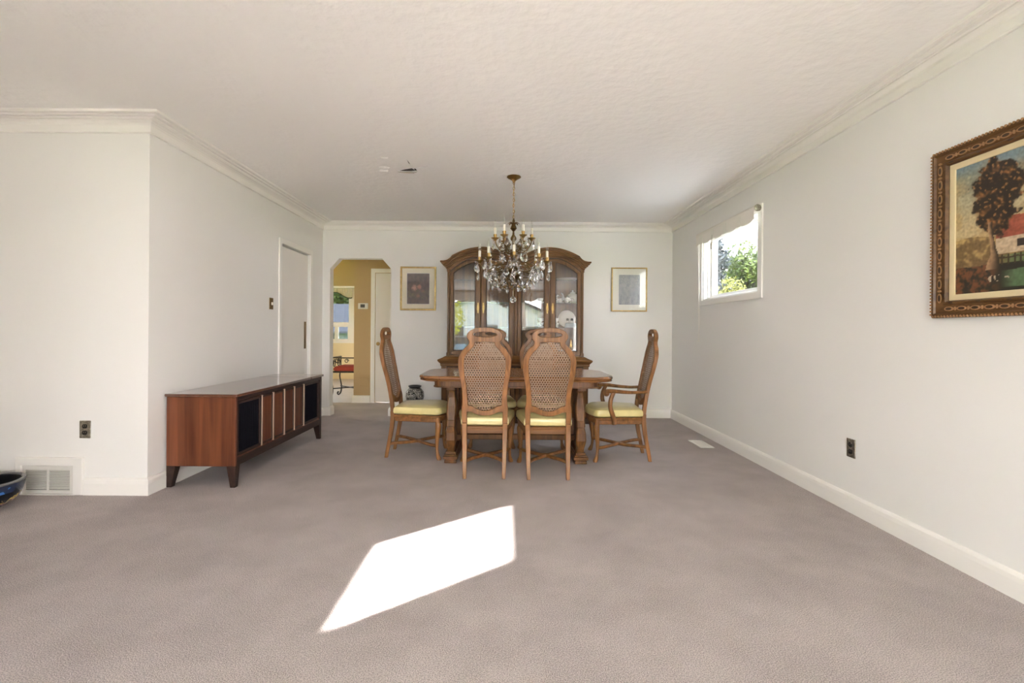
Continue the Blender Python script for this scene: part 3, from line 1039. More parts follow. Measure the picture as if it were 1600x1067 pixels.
def print_on_back(label, x0, x1, z0, z1, fr, frm, mt, im, iname, col):
    t = thing('framed_print', label, 'picture', ((x0 + x1) / 2, YB, (z0 + z1) / 2), 'framed prints on the back wall')
    MB().plate(rect(x0, x1, z0, z1), [rect(x0 + fr, x1 - fr, z0 + fr, z1 - fr)], XZ, YB - 0.024, YB - 0.001).build('frame', frm, t, bevel=0.004)
    MB().plate(rect(x0 + fr, x1 - fr, z0 + fr, z1 - fr), [], XZ, YB - 0.012, YB - 0.002).build('mat_board', mt, t)
    a, b, c, d = im
    MB().plate(rect(a - 0.006, b + 0.006, c - 0.006, d + 0.006), [], XZ, YB - 0.0128, YB - 0.0121).build('mat_bevel', M['white'], t)
    paint_grid(iname, vcol_mat(iname + ' ink', 0.6), 70, 80, lambda u, v: (a + u * (b - a), YB - 0.0132, c + v * (d - c)), col, t)
    MB().plate(rect(x0 + fr, x1 - fr, z0 + fr, z1 - fr), [], XZ, YB - 0.0185, YB - 0.0165).build('picture_glass', M['glass'], t)


print_on_back('gold framed flower print with cream mat between archway and china hutch', -1.340, -0.885, 1.342, 1.897, 0.022, M['gold'], M['mat'], (-1.253, -0.972, 1.425, 1.810), 'flower_print', flowers)
print_on_back('gold framed pale grey print with white mat right of the china hutch', 1.337, 1.790, 1.347, 1.905, 0.016, M['gold'], M['matw'], (1.432, 1.700, 1.435, 1.812), 'grey_print', greyprint)

# ================================================================== SIDEBOARD
SX0, SX1, SY0_, SY1_ = -2.312, -1.838, 3.235, 4.745
t = thing('sideboard', 'long low dark walnut sideboard with black speaker grilles along left wall', 'sideboard', (-2.07, 3.99, 0))
MB().box(SX0 + 0.004, SX1 - 0.022, SY0_ + 0.02, SY1_ - 0.004, 0.15, 0.618).build('carcass', M['sbdark'], t)
MB().box(SX0, SX1 - 0.002, SY0_, SY0_ + 0.022, 0.145, 0.619).build('end_panel', M['sbend'], t, bevel=0.003)
mb = MB().box(SX0 - 0.006, SX1 + 0.014, SY0_ - 0.014, 4.452, 0.620, 0.640)
tp = mb.build('top', M['sbtop'], t, bevel=0.004)
MB().box(SX0 - 0.006, SX1 + 0.014, 4.456, SY1_ + 0.014, 0.620, 0.640).build('lid', M['sbtop'], t, bevel=0.004)
mb = MB()
ff = lambda u, v, w: (SX1 - 0.022 + w, u, v)
mb.plate(rect(SY0_ + 0.022, SY1_, 0.145, 0.619), [rect(3.258, 4.70, 0.20, 0.592)], ff, 0, 0.020)
mb.build('face_frame', M['sbdark'], t, bevel=0.003)
edges = [3.262, 3.597, 3.776, 3.965, 4.153, 4.344, 4.695]
for i, e in enumerate(edges[1:-1]):
    MB().plate(rect(e - 0.006, e + 0.006, 0.205, 0.588), [], ff, 0.004, 0.019).build('divider_strip', M['strip'], t, bevel=0.002)
MB().plate(rect(3.262, 4.695, 0.20, 0.206), [], ff, 0.0, 0.016).build('edge_strip', M['sbend'], t)
for i in range(1, 5):
    a, b = edges[i] + 0.009, edges[i + 1] - 0.009
    MB().plate(rect(a, b, 0.212, 0.582), [rect(a + 0.014, b - 0.014, 0.228, 0.566)], ff, 0.001, 0.013).build('panel_frame', M['sbdark'], t, bevel=0.002)
    MB().plate(rect(a + 0.012, b - 0.012, 0.226, 0.568), [], ff, 0.0, 0.008).build('door_panel', M['sbend'], t, bevel=0.002)
for a, b in ((3.264, 3.588), (4.353, 4.692)):
    g = MB().plate(rect(a, b, 0.208, 0.586), [rect(a + 0.022, b - 0.020, 0.228, 0.566)], ff, 0.001, 0.015).build('grille_frame', M['sbdark'], t, bevel=0.003)
    mb = MB().plate(rect(a + 0.02, b - 0.018, 0.226, 0.568), [], ff, 0.0, 0.004)
    k = 22
    for i in range(k):
        y = a + 0.024 + (b - a - 0.046) * i / k
        mb.plate(rect(y, y + 0.006, 0.228, 0.566), [], ff, 0.004, 0.007)
    mb.build('speaker_grille', M['grille'], t)
for (x, y, sx, sy) in ((SX0 + 0.03, SY0_ + 0.03, 1, 1), (SX1 - 0.032, SY0_ + 0.03, -1, 1), (SX0 + 0.03, SY1_ - 0.03, 1, -1), (SX1 - 0.032, SY1_ - 0.03, -1, -1)):
    rings = []
    for z, r in ((0.0, 0.018), (0.02, 0.0195), (0.15, 0.031)):
        dx = -sx * 0.0
        ox, oy = x - sx * (0.030 - 0.0), y - sy * 0.030
        rings.append([(ox, oy, z), (ox + sx * 2 * r, oy, z), (ox + sx * 2 * r, oy + sy * 2 * r, z), (ox, oy + sy * 2 * r, z)])
    MB().loft(rings).build('leg', M['sbdark'], t, bevel=0.003)

# ================================================================== DINING TABLE
TX, TY, TZ = 0.09, 4.15, 0.725
t = thing('dining_table', 'rectangular walnut double pedestal dining table with polished top and carved corners', 'table', (TX, TY, 0))


def table_outline(hx, hy, r):
    pts = []
    for sx, sy, a0 in ((1, 1, 0), (-1, 1, 90), (-1, -1, 180), (1, -1, 270)):
        cx, cy = sx * (hx - r), sy * (hy - r)
        for i in range(25):
            a = math.radians(a0 + 90 * i / 24)
            k = 1 + 0.055 * abs(cos(3 * (a - math.radians(a0)))) - 0.055
            if i in (0, 24):
                k = 1
            pts.append((TX + cx + r * k * cos(a), TY + cy + r * k * sin(a)))
    return pts


mb = MB()
rings = []
for ins, z in ((0.022, 0.680), (0.008, 0.684), (0.004, 0.692), (0.012, 0.698), (0.002, 0.703), (0.0, 0.712), (0.004, 0.720), (0.012, 0.7245), (0.016, 0.725)):
    rings.append([(x, y, z) for x, y in table_outline(0.800 - ins, 0.415 - ins, 0.19 - ins * 0.5)])
mb.loft(rings)
mb.build('tabletop', M['table'], t)
mb = MB()
mb.plate(table_outline(0.665, 0.365, 0.08), [rect(TX - 0.63, TX + 0.63, TY - 0.33, TY + 0.33)], XY, 0.640, 0.6795)
mb.plate(table_outline(0.672, 0.372, 0.08), [rect(TX - 0.63, TX + 0.63, TY - 0.33, TY + 0.33)], XY, 0.630, 0.641)
mb.build('apron', M['tabledk'], t, bevel=0.003)
colprof = [(0.085, 0.030), (0.12, 0.030), (0.14, 0.034), (0.19, 0.043), (0.25, 0.040), (0.295, 0.031), (0.30, 0.036), (0.345, 0.036), (0.35, 0.034), (0.40, 0.041), (0.46, 0.041), (0.53, 0.031), (0.57, 0.026), (0.585, 0.027), (0.590, 0.034), (0.63, 0.034)]
for sx in (-1, 1):
    X = TX + sx * 0.535
    for sy in (-1, 1):
        Y = TY + sy * 0.195
        rings = []
        for z, hw in colprof:
            dy = hw * 1.15
            oy = Y + sy * (0.035 * sin((z - 0.085) / 0.55 * 2 * pi))
            c = 0.25 * hw
            rings.append([(X - hw, oy - dy, z), (X - hw + c, oy - dy - 0.006, z), (X + hw - c, oy - dy - 0.006, z), (X + hw, oy - dy, z), (X + hw, oy + dy, z), (X + hw - c, oy + dy + .006, z), (X - hw + c, oy + dy + .006, z), (X - hw, oy + dy, z)])
        cl = MB().loft(rings).build('pedestal_column', M['tabledk'], t, bevel=0.003)
        mb = MB()
        for q in (-1, 1):
            rr = []
            for z, hw in colprof[1:-2]:
                dy = hw * 1.15
                oy = Y + sy * (0.035 * sin((z - 0.085) / 0.55 * 2 * pi))
                xx = X + q * hw * 0.62
                yy = oy - dy - 0.0062
                rr.append([(xx - 0.003, yy - 0.002, z), (xx + 0.003, yy - 0.002, z), (xx + 0.003, yy + 0.004, z), (xx - 0.003, yy + 0.004, z)])
            mb.loft(rr)
        mb.build('reeding', M['chair'], cl)
    mb = MB()
    for (hw, hd, z0, z1) in ((0.050, 0.275, 0.0, 0.026), (0.044, 0.265, 0.026, 0.034), (0.060, 0.285, 0.034, 0.058), (0.050, 0.27, 0.058, 0.068), (0.040, 0.255, 0.068, 0.088)):
        if z0 < 0.03:
            for sy in (-1, 1):
                mb.box(X - hw, X + hw, TY + sy * 0.205 - 0.07, TY + sy * 0.205 + 0.07, z0, z1)
        else:
            mb.box(X - hw, X + hw, TY - hd, TY + hd, z0, z1)
    mb.build('foot', M['tabledk'], t, bevel=0.005)
    MB().box(X - 0.035, X + 0.035, TY - 0.29, TY + 0.29, 0.600, 0.632).build('top_bearer', M['tabledk'], t, bevel=0.004)
    mb = MB()
    pts = [(-0.12, 0.09), (0.12, 0.09), (0.095, 0.16), (0.06, 0.24), (0.075, 0.33), (0.05, 0.42), (0.08, 0.52), (0.12, 0.60), (-0.12, 0.60), (-0.08, 0.52), (-0.05, 0.42), (-0.075, 0.33), (-0.06, 0.24), (-0.095, 0.16)]
    mb.plate([(TY + a, z) for a, z in pts], [], YZ, X - 0.012, X + 0.012)
    mb.build('lyre_panel', M['tabledk'], t, bevel=0.003)
MB().box(TX - 0.525, TX + 0.525, TY - 0.025, TY + 0.025, 0.14, 0.185).build('stretcher', M['tabledk'], t, bevel=0.006)

# ================================================================== CHAIRS
YBACK = [(0.0, -0.057), (0.06, -0.047), (0.12, -0.034), (0.2, -0.018), (0.28, -0.006), (0.34, 0.0), (0.42, -0.003), (0.5, -0.012), (0.6, -0.032), (0.7, -0.054), (0.8, -0.078), (0.88, -0.094), (0.95, -0.103), (1.03, -0.108), (1.12, -0.106)]
yb = lambda z: lerp_tab(YBACK, z)
HALF_OUT = [(0.0, 1.112), (0.05, 1.1085), (0.09, 1.096), (0.118, 1.077), (0.131, 1.053), (0.126, 1.030), (0.114, 1.012), (0.113, 0.998), (0.125, 0.980), (0.153, 0.955), (0.171, 0.928), (0.185, 0.904), (0.192, 0.875), (0.192, 0.82), (0.183, 0.75), (0.171, 0.68), (0.165, 0.61), (0.166, 0.555), (0.172, 0.52), (0.171, 0.47), (0.169, 0.40)]
HALF_IN = [(0.0, 1.008), (0.056, 1.006), (0.070, 1.002), (0.074, 0.984), (0.094, 0.958), (0.120, 0.930), (0.139, 0.904), (0.150, 0.876), (0.152, 0.82), (0.145, 0.75), (0.134, 0.68), (0.127, 0.61), (0.125, 0.56), (0.122, 0.536), (0.096, 0.530), (0.060, 0.509), (0.03, 0.498), (0.0, 0.495)]
RAIL_LOW = [(0.132, 0.40), (0.132, 0.485), (0.105, 0.486), (0.075, 0.472), (0.04, 0.459), (0.0, 0.456)]


def sm2(half, k=3):
    return [(p[0], p[1]) for p in smooth_pts([(a, b, 0) for a, b in half], k)]


OUT = sm2(HALF_OUT)
INN = sm2(HALF_IN)


def mirror_closed(h):
    return h + [(-a, b) for a, b in reversed(h) if a > 1e-6]


def make_chair(arms=False):
    t = bpy.data.objects.new('dining_chair', None)
    COL.objects.link(t)
    T = 0.032
    fn = lambda u, v, w: (u, yb(v) + w, v)
    lower = RAIL_LOW
    outer = OUT + lower + [(-a, b) for a, b in reversed(lower[:-1])] + [(-a, b) for a, b in reversed(OUT[1:])]
    ov = [(0.086 * cos(a), 1.0605 + 0.0185 * sin(a)) for a in [2 * pi * i / 28 for i in range(28)]]
    mb = MB().plate(outer, [mirror_closed(INN), ov], fn, -T / 2, T / 2)
    mb.build('backrest_frame', M['chair'], t, bevel=0.006, seg=2)
    # cane panel (rows in z so it follows the bend)
    mb = MB()
    big = [(a * 1.0 + (0.004 if a > 1e-6 else 0), b) for a, b in INN]
    right = [p for p in big]
    zs = [1.011 - (1.011 - 0.492) * i / 40 for i in range(41)]

    def wid(z):
        xs = []
        for (a, za), (b, zb2) in zip(right[:-1], right[1:]):
            if (za - z) * (zb2 - z) <= 0 and abs(za - zb2) > 1e-9:
                xs.append(a + (b - a) * (z - za) / (zb2 - za))
        return max(xs) if xs else 0.002
    for w0 in (0.009, -0.005):
        rings = []
        for z in zs:
            h = max(0.002, wid(z))
            rings.append([(-h + 2 * h * i / 8, yb(z) + w0 - 0.010 * (1 - ((i - 4) / 4) ** 2), z) for i in range(9)])
        mb.loft(rings, closed=False)
    mb.build('cane_panel', M['cane'], t, smooth=False)
    # seat frame and cushion
    def seat_out(ins, n=10):
        hb, hf, y0, y1, bow = 0.172 - ins, 0.222 - ins, 0.012 + ins, 0.415 - ins, 0.045
        pts = [(-hb, y0), (hb, y0)]
        r = 0.05
        pts += [(hb + (hf - hb) * k, y0 + (y1 - r - y0) * k) for k in (0.3, 0.6, 0.85, 1.0)]
        for i in range(1, 7):
            a = pi / 2 * i / 6
            pts.append((hf - r + r * cos(a), y1 - r + r * sin(a)))
        m = n
        for i in range(1, m):
            q = 1 - 2 * i / m
            pts.append((q * (hf - r), y1 + bow * (1 - q * q)))
        for i in range(0, 6):
            a = pi / 2 + pi / 2 * i / 6
            pts.append((-hf + r + r * cos(a), y1 - r + r * sin(a)))
        pts += [(-(hb + (hf - hb) * k), y0 + (y1 - r - y0) * k) for k in (1.0, 0.85, 0.6, 0.3)]
        return pts
    mb = MB()
    mb.loft([[(x, y, z) for x, y in seat_out(i)] for i, z in ((0.012, 0.315), (0.006, 0.320), (0.006, 0.350), (0.001, 0.356), (0.0, 0.368), (0.006, 0.374))])
    mb.build('seat_frame', M['chairx'], t)
    mb = MB()
    mb.loft([[(x, y + 0.004, z) for x, y in seat_out(i)] for i, z in ((0.012, 0.374), (-0.004, 0.384), (-0.007, 0.400), (-0.006, 0.420), (0.0, 0.435), (0.022, 0.446), (0.06, 0.454), (0.11, 0.458), (0.15, 0.459))])
    cu = mb.build('seat_cushion', M['vinyl'], t, smooth=True)
    # rear legs
    for s in (-1, 1):
        rings = []
        for z in (0.0, 0.05, 0.1, 0.15, 0.2, 0.25, 0.3, 0.35, 0.4):
            cx = s * (0.1435 + (0.1505 - 0.1435) * min(1, z / 0.35))
            hw = 0.0135 + 0.0050 * min(1, z / 0.3)
            hd = 0.014 + 0.004 * min(1, z / 0.3)
            rings.append([(cx - hw, yb(z) - hd, z), (cx + hw, yb(z) - hd, z), (cx + hw, yb(z) + hd, z), (cx - hw, yb(z) + hd, z)])
        MB().loft(rings).build('leg', M['chair'], t, bevel=0.004)
    # front cabriole legs
    for s in (-1, 1):
        rings = []
        X0, Y0 = s * 0.190, 0.385
        for z, r, o_ in ((0.0, 0.017, 0.024), (0.012, 0.021, 0.022), (0.028, 0.018, 0.014), (0.055, 0.0125, 0.004), (0.10, 0.0135, -0.002), (0.16, 0.0165, 0.0), (0.22, 0.0215, 0.007), (0.27, 0.026, 0.013), (0.295, 0.0255, 0.012), (0.31, 0.021, 0.006), (0.318, 0.024, 0.004), (0.355, 0.024, 0.002)):
            rings.append([(X0 + s * o_ * 0.45 + r * cos(a), Y0 + o_ * 0.8 + r * sin(a), z) for a in [2 * pi * (j + 0.5) / 12 for j in range(12)]])
        MB().loft(rings).build('leg', M['chair'], t, smooth=True)
    # curved X stretcher
    mb = MB()
    zc = 0.115
    cyy = 0.185
    for s in (-1, 1):
        p = smooth_pts([(s * 0.145, -0.034, zc + .006), (s * 0.115, 0.03, zc + .006), (s * 0.055, 0.125, zc), (s * 0.012, cyy - 0.006, zc)], 5)
        mb.tube(p, 0.0175, 8, 0.85)
        p = smooth_pts([(s * 0.012, cyy + 0.006, zc), (s * 0.06, 0.235, zc), (s * 0.14, 0.315, zc), (s * 0.186, 0.38, zc)], 5)
        mb.tube(p, 0.0175, 8, 0.85)
    mb.box(-0.021, 0.021, cyy - 0.020, cyy + 0.020, zc - 0.013, zc + 0.013)
    mb.build('stretcher', M['chairx'], t, smooth=True)
    if arms:
        for s in (-1, 1):
            pts = smooth_pts([(s * 0.172, yb(0.59) + 0.01, 0.59), (s * 0.190, 0.05, 0.585), (s * 0.222, 0.15, 0.588), (s * 0.238, 0.25, 0.597), (s * 0.240, 0.318, 0.598)], 5)
            k = len(pts)
            ar = MB().tube(pts, [0.018 + 0.007 * sst(0.2, 1, i / (k - 1)) for i in range(k)], 10, 0.72)
            cc = Vector((s * 0.240, 0.318, 0.580))
            sp = [cc + Vector((0, (0.019 - 0.010 * q / 14) * sin(q / 14 * 1.55 * pi), (0.019 - 0.010 * q / 14) * cos(q / 14 * 1.55 * pi))) for q in range(15)]
            ar.tube(sp, [0.017 - 0.005 * q / 14 for q in range(15)], 8)
            ao = ar.build('armrest', M['chair'], t, smooth=True)
            pts = smooth_pts([(s * 0.238, 0.262, 0.588), (s * 0.242, 0.285, 0.53), (s * 0.244, 0.290, 0.47), (s * 0.240, 0.272, 0.41), (s * 0.232, 0.258, 0.36), (s * 0.230, 0.252, 0.322)], 4)
            k = len(pts)
            MB().tube(pts, [0.017 + 0.004 * i / k for i in range(k)], 10).build('arm_support', M['chair'], ao, smooth=True)
    return t


proto = make_chair(False)
arm = make_chair(True)
CG = 'dining chairs around the table'


def place(o, x, y, rz, label, name='dining_chair'):
    o.location = (x, y, 0)
    o.rotation_euler = (0, 0, math.radians(rz))
    tag(o, label, 'chair', CG)
    return o


place(proto, -0.150, 3.535, 0, 'armless cane-back chair with its back to us, left one of the two nearest')
place(copy_tree(proto), 0.320, 3.520, 0, 'armless cane-back chair with its back to us, right one of the two nearest')
place(copy_tree(proto), -0.122, 4.79, 180, 'armless cane-back chair across the table by the hutch, behind left near chair')
place(copy_tree(proto), 0.338, 4.79, 180, 'armless cane-back chair across the table by the hutch, behind right near chair')
place(copy_tree(proto), -0.951, 4.185, -91, 'armless cane-back chair in profile at the left end of the table')
arm.name = 'dining_armchair'
place(arm, 1.172, 4.12, 86, 'cane-back armchair with scrolled arms at the right end of the table')

# ================================================================== CHINA HUTCH
CX = 0.113
HY = 5.615          # front plane
t = thing('china_hutch', 'tall walnut china hutch with double arched crown and four glass doors', 'cabinet', (CX, 5.8, 0))


def ztop(u):
    u = abs(u)
    if u < 0.39:
        return 2.072 - 1.05 * (0.39 - u) ** 2
    if u < 0.755:
        return 2.072 - 0.80 * (u - 0.39) ** 2
    return lerp_tab([(0.755, 1.965), (0.765, 1.945), (0.80, 1.918), (0.84, 1.908), (0.95, 1.906)], u)


def zglass(u):
    u = abs(u)
    return 1.90 - 0.135 * max(0, (abs(u - 0.41) - 0.065) / 0.27) ** 1.7


def us(a, b, n):
    return [a + (b - a) * i / n for i in range(n + 1)]


def band(mb, um, d0, d1, y0, y1):
    pts = [(CX + u, ztop(u * (1 if abs(u) <= .755 else 1)) - d0) for u in us(-um, um, 90)]
    pts += [(CX + u, ztop(u) - d1) for u in us(um, -um, 90)]
    mb.plate(pts, [], XZ, y0, y1)


cr = MB()
for um, d0, d1, pr in ((0.885, 0.0, 0.018, 0.085), (0.872, 0.018, 0.034, 0.070), (0.852, 0.034, 0.056, 0.050), (0.832, 0.056, 0.074, 0.030), (0.820, 0.074, 0.096, 0.018)):
    band(cr, um, d0, d1, HY - pr, 5.985)
cr.build('crown_moulding', M['hutchx'], t, bevel=0.004)
# arched fascia / face frame
doors = [(-0.775, -0.412), (-0.408, -0.024), (0.024, 0.408), (0.412, 0.775)]
zdoor = lambda u: min(zglass(u) + 0.042, 1.925)
openings = []
for a, b in doors:
    openings.append([(CX + a, 0.80), (CX + b, 0.80)] + [(CX + u, zdoor(u)) for u in us(b, a, 16)])
face = [(CX - 0.80, 0.785), (CX + 0.80, 0.785)] + [(CX + u, ztop(u) - 0.094) for u in us(0.80, -0.80, 80)]
MB().plate(face, openings, XZ, HY, HY + 0.022).build('face_frame', M['hutchx'], t)
# bead following the arches
mb = MB()
for c in (-1, 1):
    up = [(CX + c * u, zglass(u) + 0.058) for u in us(0.05, 0.77, 40)]
    lo = [(CX + c * u, zglass(u) + 0.046) for u in us(0.77, 0.05, 40)]
    mb.plate(up + lo, [], XZ, HY - 0.010, HY)
mb.build('arch_bead', M['hutchdk'], t)
for s in (-1, 1):
    MB().box(CX + s * 0.79 - 0.010, CX + s * 0.79 + 0.010, HY + 0.022, 5.985, 0.785, 1.825).build('side_panel', M['hutch'], t)
    mb = MB()
    mb.box(CX + s * 0.792 - 0.014, CX + s * 0.792 + 0.014, HY - 0.016, HY, 0.80, 1.80)
    mb.box(CX + s * 0.792 - 0.020, CX + s * 0.792 + 0.020, HY - 0.022, HY, 1.785, 1.815)
    mb.box(CX + s * 0.792 - 0.020, CX + s * 0.792 + 0.020, HY - 0.022, HY, 0.79, 0.83)
    mb.tube([(CX + s * 0.792, HY - 0.017, 0.84), (CX + s * 0.792, HY - 0.017, 1.78)], 0.007, 8)
    mb.build('pilaster', M['hutch'], t, bevel=0.003)
mb = MB()
mb.box(CX - 0.018, CX + 0.018, HY - 0.012, HY, 0.80, 1.76)
mb.tube([(CX, HY - 0.014, 0.81), (CX, HY - 0.014, 1.75)], 0.007, 8)
mb.build('center_post', M['hutch'], t, bevel=0.003)
back = [(CX - 0.78, 0.785), (CX + 0.78, 0.785)] + [(CX + u, ztop(u) - 0.1) for u in us(0.78, -0.78, 60)]
MB().plate(back, [], XZ, 5.975, 5.985).build('back_panel', M['hutch'], t)
mb = MB().box(CX - 0.78, CX + 0.78, HY + 0.022, 5.975, 0.765, 0.795)
mb.build('cabinet_floor', M['hutchx'], t)
for z in (1.137, 1.430, 1.700):
    MB().box(CX - 0.778, CX + 0.778, HY + 0.05, 5.973, z - 0.008, z).build('glass_shelf', M['shelf'], t)
glassx = [(-0.735, -0.474), (-0.345, -0.072), (0.072, 0.345), (0.474, 0.735)]
for i, ((a, b), (ga, gb)) in enumerate(zip(doors, glassx)):
    e = 0.003
    ol = [(CX + a + e, 0.803), (CX + b - e, 0.803)] + [(CX + u, zdoor(u) - e) for u in us(b - e, a + e, 16)]
    gl = [(CX + ga, 0.852), (CX + gb, 0.852)] + [(CX + u, zglass(u)) for u in us(gb, ga, 16)]
    d = MB().plate(ol, [gl], XZ, HY - 0.010, HY + 0.016).build('door', M['hutch'], t, bevel=0.004)
    g2 = [(CX + ga - 0.006, 0.846), (CX + gb + 0.006, 0.846)] + [(CX + u, zglass(u) + 0.006) for u in us(gb + 0.006, ga - 0.006, 16)]
    MB().plate(g2, [], XZ, HY + 0.004, HY + 0.008).build('glass_pane', M['cabglass'], d)
    mb = MB()
    n = len(gl)
    ins = [(x + (0.008 if abs(x - (CX + ga)) < 1e-4 else (-0.008 if abs(x - (CX + gb)) < 1e-4 else 0)), z + (0.008 if z < 0.86 else -0.008)) for x, z in gl]
    mb.plate(gl, [ins], XZ, HY - 0.014, HY - 0.004)
    mb.build('glazing_bead', M['hutchdk'], d)
    hx = CX + (b - 0.030 if i in (0, 2) else a + 0.030)
    mb = MB()
    pts = [(hx + 0.011 * abs(sin(q)) ** .5 * (1 if sin(q) > 0 else -1) * (0.7 + 0.5 * abs(cos(2 * q))), 1.36 + 0.062 * cos(q)) for q in [2 * pi * j / 24 for j in range(24)]]
    mb.plate(pts, [], XZ, HY - 0.014, HY - 0.010)
    mb.tube(smooth_pts([(hx, HY - 0.014, 1.375), (hx - 0.010, HY - 0.022, 1.36), (hx - 0.008, HY - 0.026, 1.335), (hx + 0.008, HY - 0.026, 1.335), (hx + 0.010, HY - 0.022, 1.36), (hx, HY - 0.014, 1.375)], 3), 0.003, 6)
    mb.ball((hx, HY - 0.018, 1.40), 0.006, 6)
    mb.build('door_handle', M['brass'], d)
# waist moulding and base
mb = MB()
for hw, yf, z in ((0.885, 5.575, 0.640),) * 0:
    pass
rings = []
for hw, yf, z in ((0.872, 5.585, 0.668), (0.880, 5.577, 0.680), (0.880, 5.577, 0.700), (0.905, 5.552, 0.726), (0.912, 5.545, 0.742), (0.905, 5.552, 0.750), (0.860, 5.58, 0.768), (0.830, 5.60, 0.7845)):
    rings.append([(CX - hw, yf, z), (CX + hw, yf, z), (CX + hw, 6.0, z), (CX - hw, 6.0, z)])
mb.loft(rings)
mb.build('waist_moulding', M['hutchx'], t)
MB().box(CX - 0.865, CX + 0.865, 5.60, 6.0, 0.06, 0.668).build('base_carcass', M['hutchdk'], t)
mb = MB()
mb.box(CX - 0.885, CX + 0.885, 5.575, 6.0, 0.0, 0.055)
mb.box(CX - 0.875, CX + 0.875, 5.585, 6.0, 0.055, 0.075)
mb.build('plinth', M['hutchdk'], t, bevel=0.004)
for k in range(4):
    a = CX - 0.80 + k * 0.402
    b = a + 0.394
    dd = MB().plate(rect(a, b, 0.10, 0.50), [rect(a + 0.045, b - 0.045, 0.145, 0.455)], XZ, 5.585, 5.60).build('base_door', M['hutch'], t, bevel=0.004)
    mb = MB()
    for i in range(14):
        x = a + 0.05 + (b - a - 0.10) * (i + 0.5) / 14
        mb.tube([(x, 5.597, 0.147), (x, 5.597, 0.453)], 0.009, 8)
    mb.build('fluted_panel', M['hutch'], dd, smooth=True)
    MB().box(a, b, 5.586, 5.60, 0.525, 0.655).build('drawer', M['hutch'], t, bevel=0.006)
for s in (-1, 1):
    mb = MB()
    for i in range(5):
        x = CX + s * (0.838) - 0.024 + i * 0.012
        mb.tube([(x, 5.598, 0.10), (x, 5.598, 0.62)], 0.0052, 8)
    mb.box(CX + s * 0.838 - 0.03, CX + s * 0.838 + 0.03, 5.585, 5.60, 0.075, 0.10)
    mb.box(CX + s * 0.838 - 0.03, CX + s * 0.838 + 0.03, 5.580, 5.60, 0.615, 0.667)
    mb.build('corner_pilaster', M['hutch'], t, smooth=True)

# ------------------------------------------------------------------ china on the shelves
CUP = [(0.001, 0), (0.018, 0.0), (0.020, 0.004), (0.030, 0.018), (0.036, 0.040), (0.038, 0.052), (0.0355, 0.052), (0.033, 0.040), (0.026, 0.016), (0.001, 0.008)]
SAUCER = [(0.001, 0), (0.030, 0.0), (0.034, 0.004), (0.066, 0.012), (0.066, 0.015), (0.030, 0.007), (0.001, 0.006)]
G_CH = 'china in the hutch'


def cup(x, y, z, label, m='china', sc=1.0, hang=0.6):
    c = thing('teacup', label, 'cup', (x, y, z), G_CH)
    MB().lathe([(r * sc, q * sc) for r, q in CUP], (x, y, z), 20).build('cup_bowl', M[m], c, smooth=True)
    ca, sa = cos(hang), sin(hang)
    pts = [(x + ca * (0.034 + 0.016 * sin(pi * k / 8)) * sc, y - sa * (0.034 + 0.016 * sin(pi * k / 8)) * sc, z + (0.042 - 0.026 * k / 8) * sc) for k in range(9)]
    MB().tube(pts, 0.0032 * sc, 6).build('handle', M[m], c, smooth=True)
    return c


def saucer(x, y, z, label, sc=1.0, m='china'):
    o = MB().lathe([(r * sc, q * sc) for r, q in SAUCER], (x, y, z), 24).build('saucer', M[m], None, smooth=True)
    return tag(o, label, 'saucer', G_CH)


SA, SB, SF = 1.430, 1.137, 0.795
# shelf A, right door
saucer(0.612, 5.76, SA, 'patterned saucer under stacked cups, upper shelf behind right hutch door', 0.85, 'chinab')
cup(0.612, 5.76, SA + 0.007, 'patterned teacup, lower of the stacked pair on upper hutch shelf', 'chinab', 0.95, 2.4)
cup(0.612, 5.76, SA + 0.060, 'patterned teacup, top of the stacked pair on upper hutch shelf', 'chinab', 0.85, 0.4)
saucer(0.662, 5.79, SA, 'white saucer under single cup, upper shelf behind right hutch door', 0.9)
cup(0.662, 5.79, SA + 0.007, 'white teacup on its saucer on upper hutch shelf', 'china', 1.05, 0.3)


def pot(x, y, z, label, m, sc, name='teapot', cat='teapot'):
    p = thing(name, label, cat, (x, y, z), G_CH)
    MB().lathe([(0.001, 0), (0.035 * sc, 0), (0.058 * sc, 0.025 * sc), (0.062 * sc, 0.05 * sc), (0.050 * sc, 0.085 * sc), (0.030 * sc, 0.098 * sc), (0.001, 0.1 * sc)], (x, y, z), 22).build('pot_body', M[m], p, smooth=True)
    mb = MB().lathe([(0.028 * sc, 0.098 * sc), (0.024 * sc, 0.108 * sc), (0.008 * sc, 0.116 * sc), (0.010 * sc, 0.126 * sc), (0.001, 0.132 * sc)], (x, y, z), 16)
    mb.build('lid', M[m], p, smooth=True)
    pts = smooth_pts([(x - 0.055 * sc, y, z + 0.035 * sc), (x - 0.085 * sc, y, z + 0.05 * sc), (x - 0.095 * sc, y, z + 0.085 * sc), (x - 0.112 * sc, y, z + 0.105 * sc)], 4)
    MB().tube(pts, [0.013 * sc - 0.007 * sc * i / len(pts) for i in range(len(pts))], 8).build('spout', M[m], p, smooth=True)
    pts = smooth_pts([(x + 0.055 * sc, y, z + 0.075 * sc), (x + 0.088 * sc, y, z + 0.08 * sc), (x + 0.092 * sc, y, z + 0.045 * sc), (x + 0.056 * sc, y, z + 0.025 * sc)], 4)
    MB().tube(pts, 0.005 * sc, 8).build('handle', M[m], p, smooth=True)
    return p


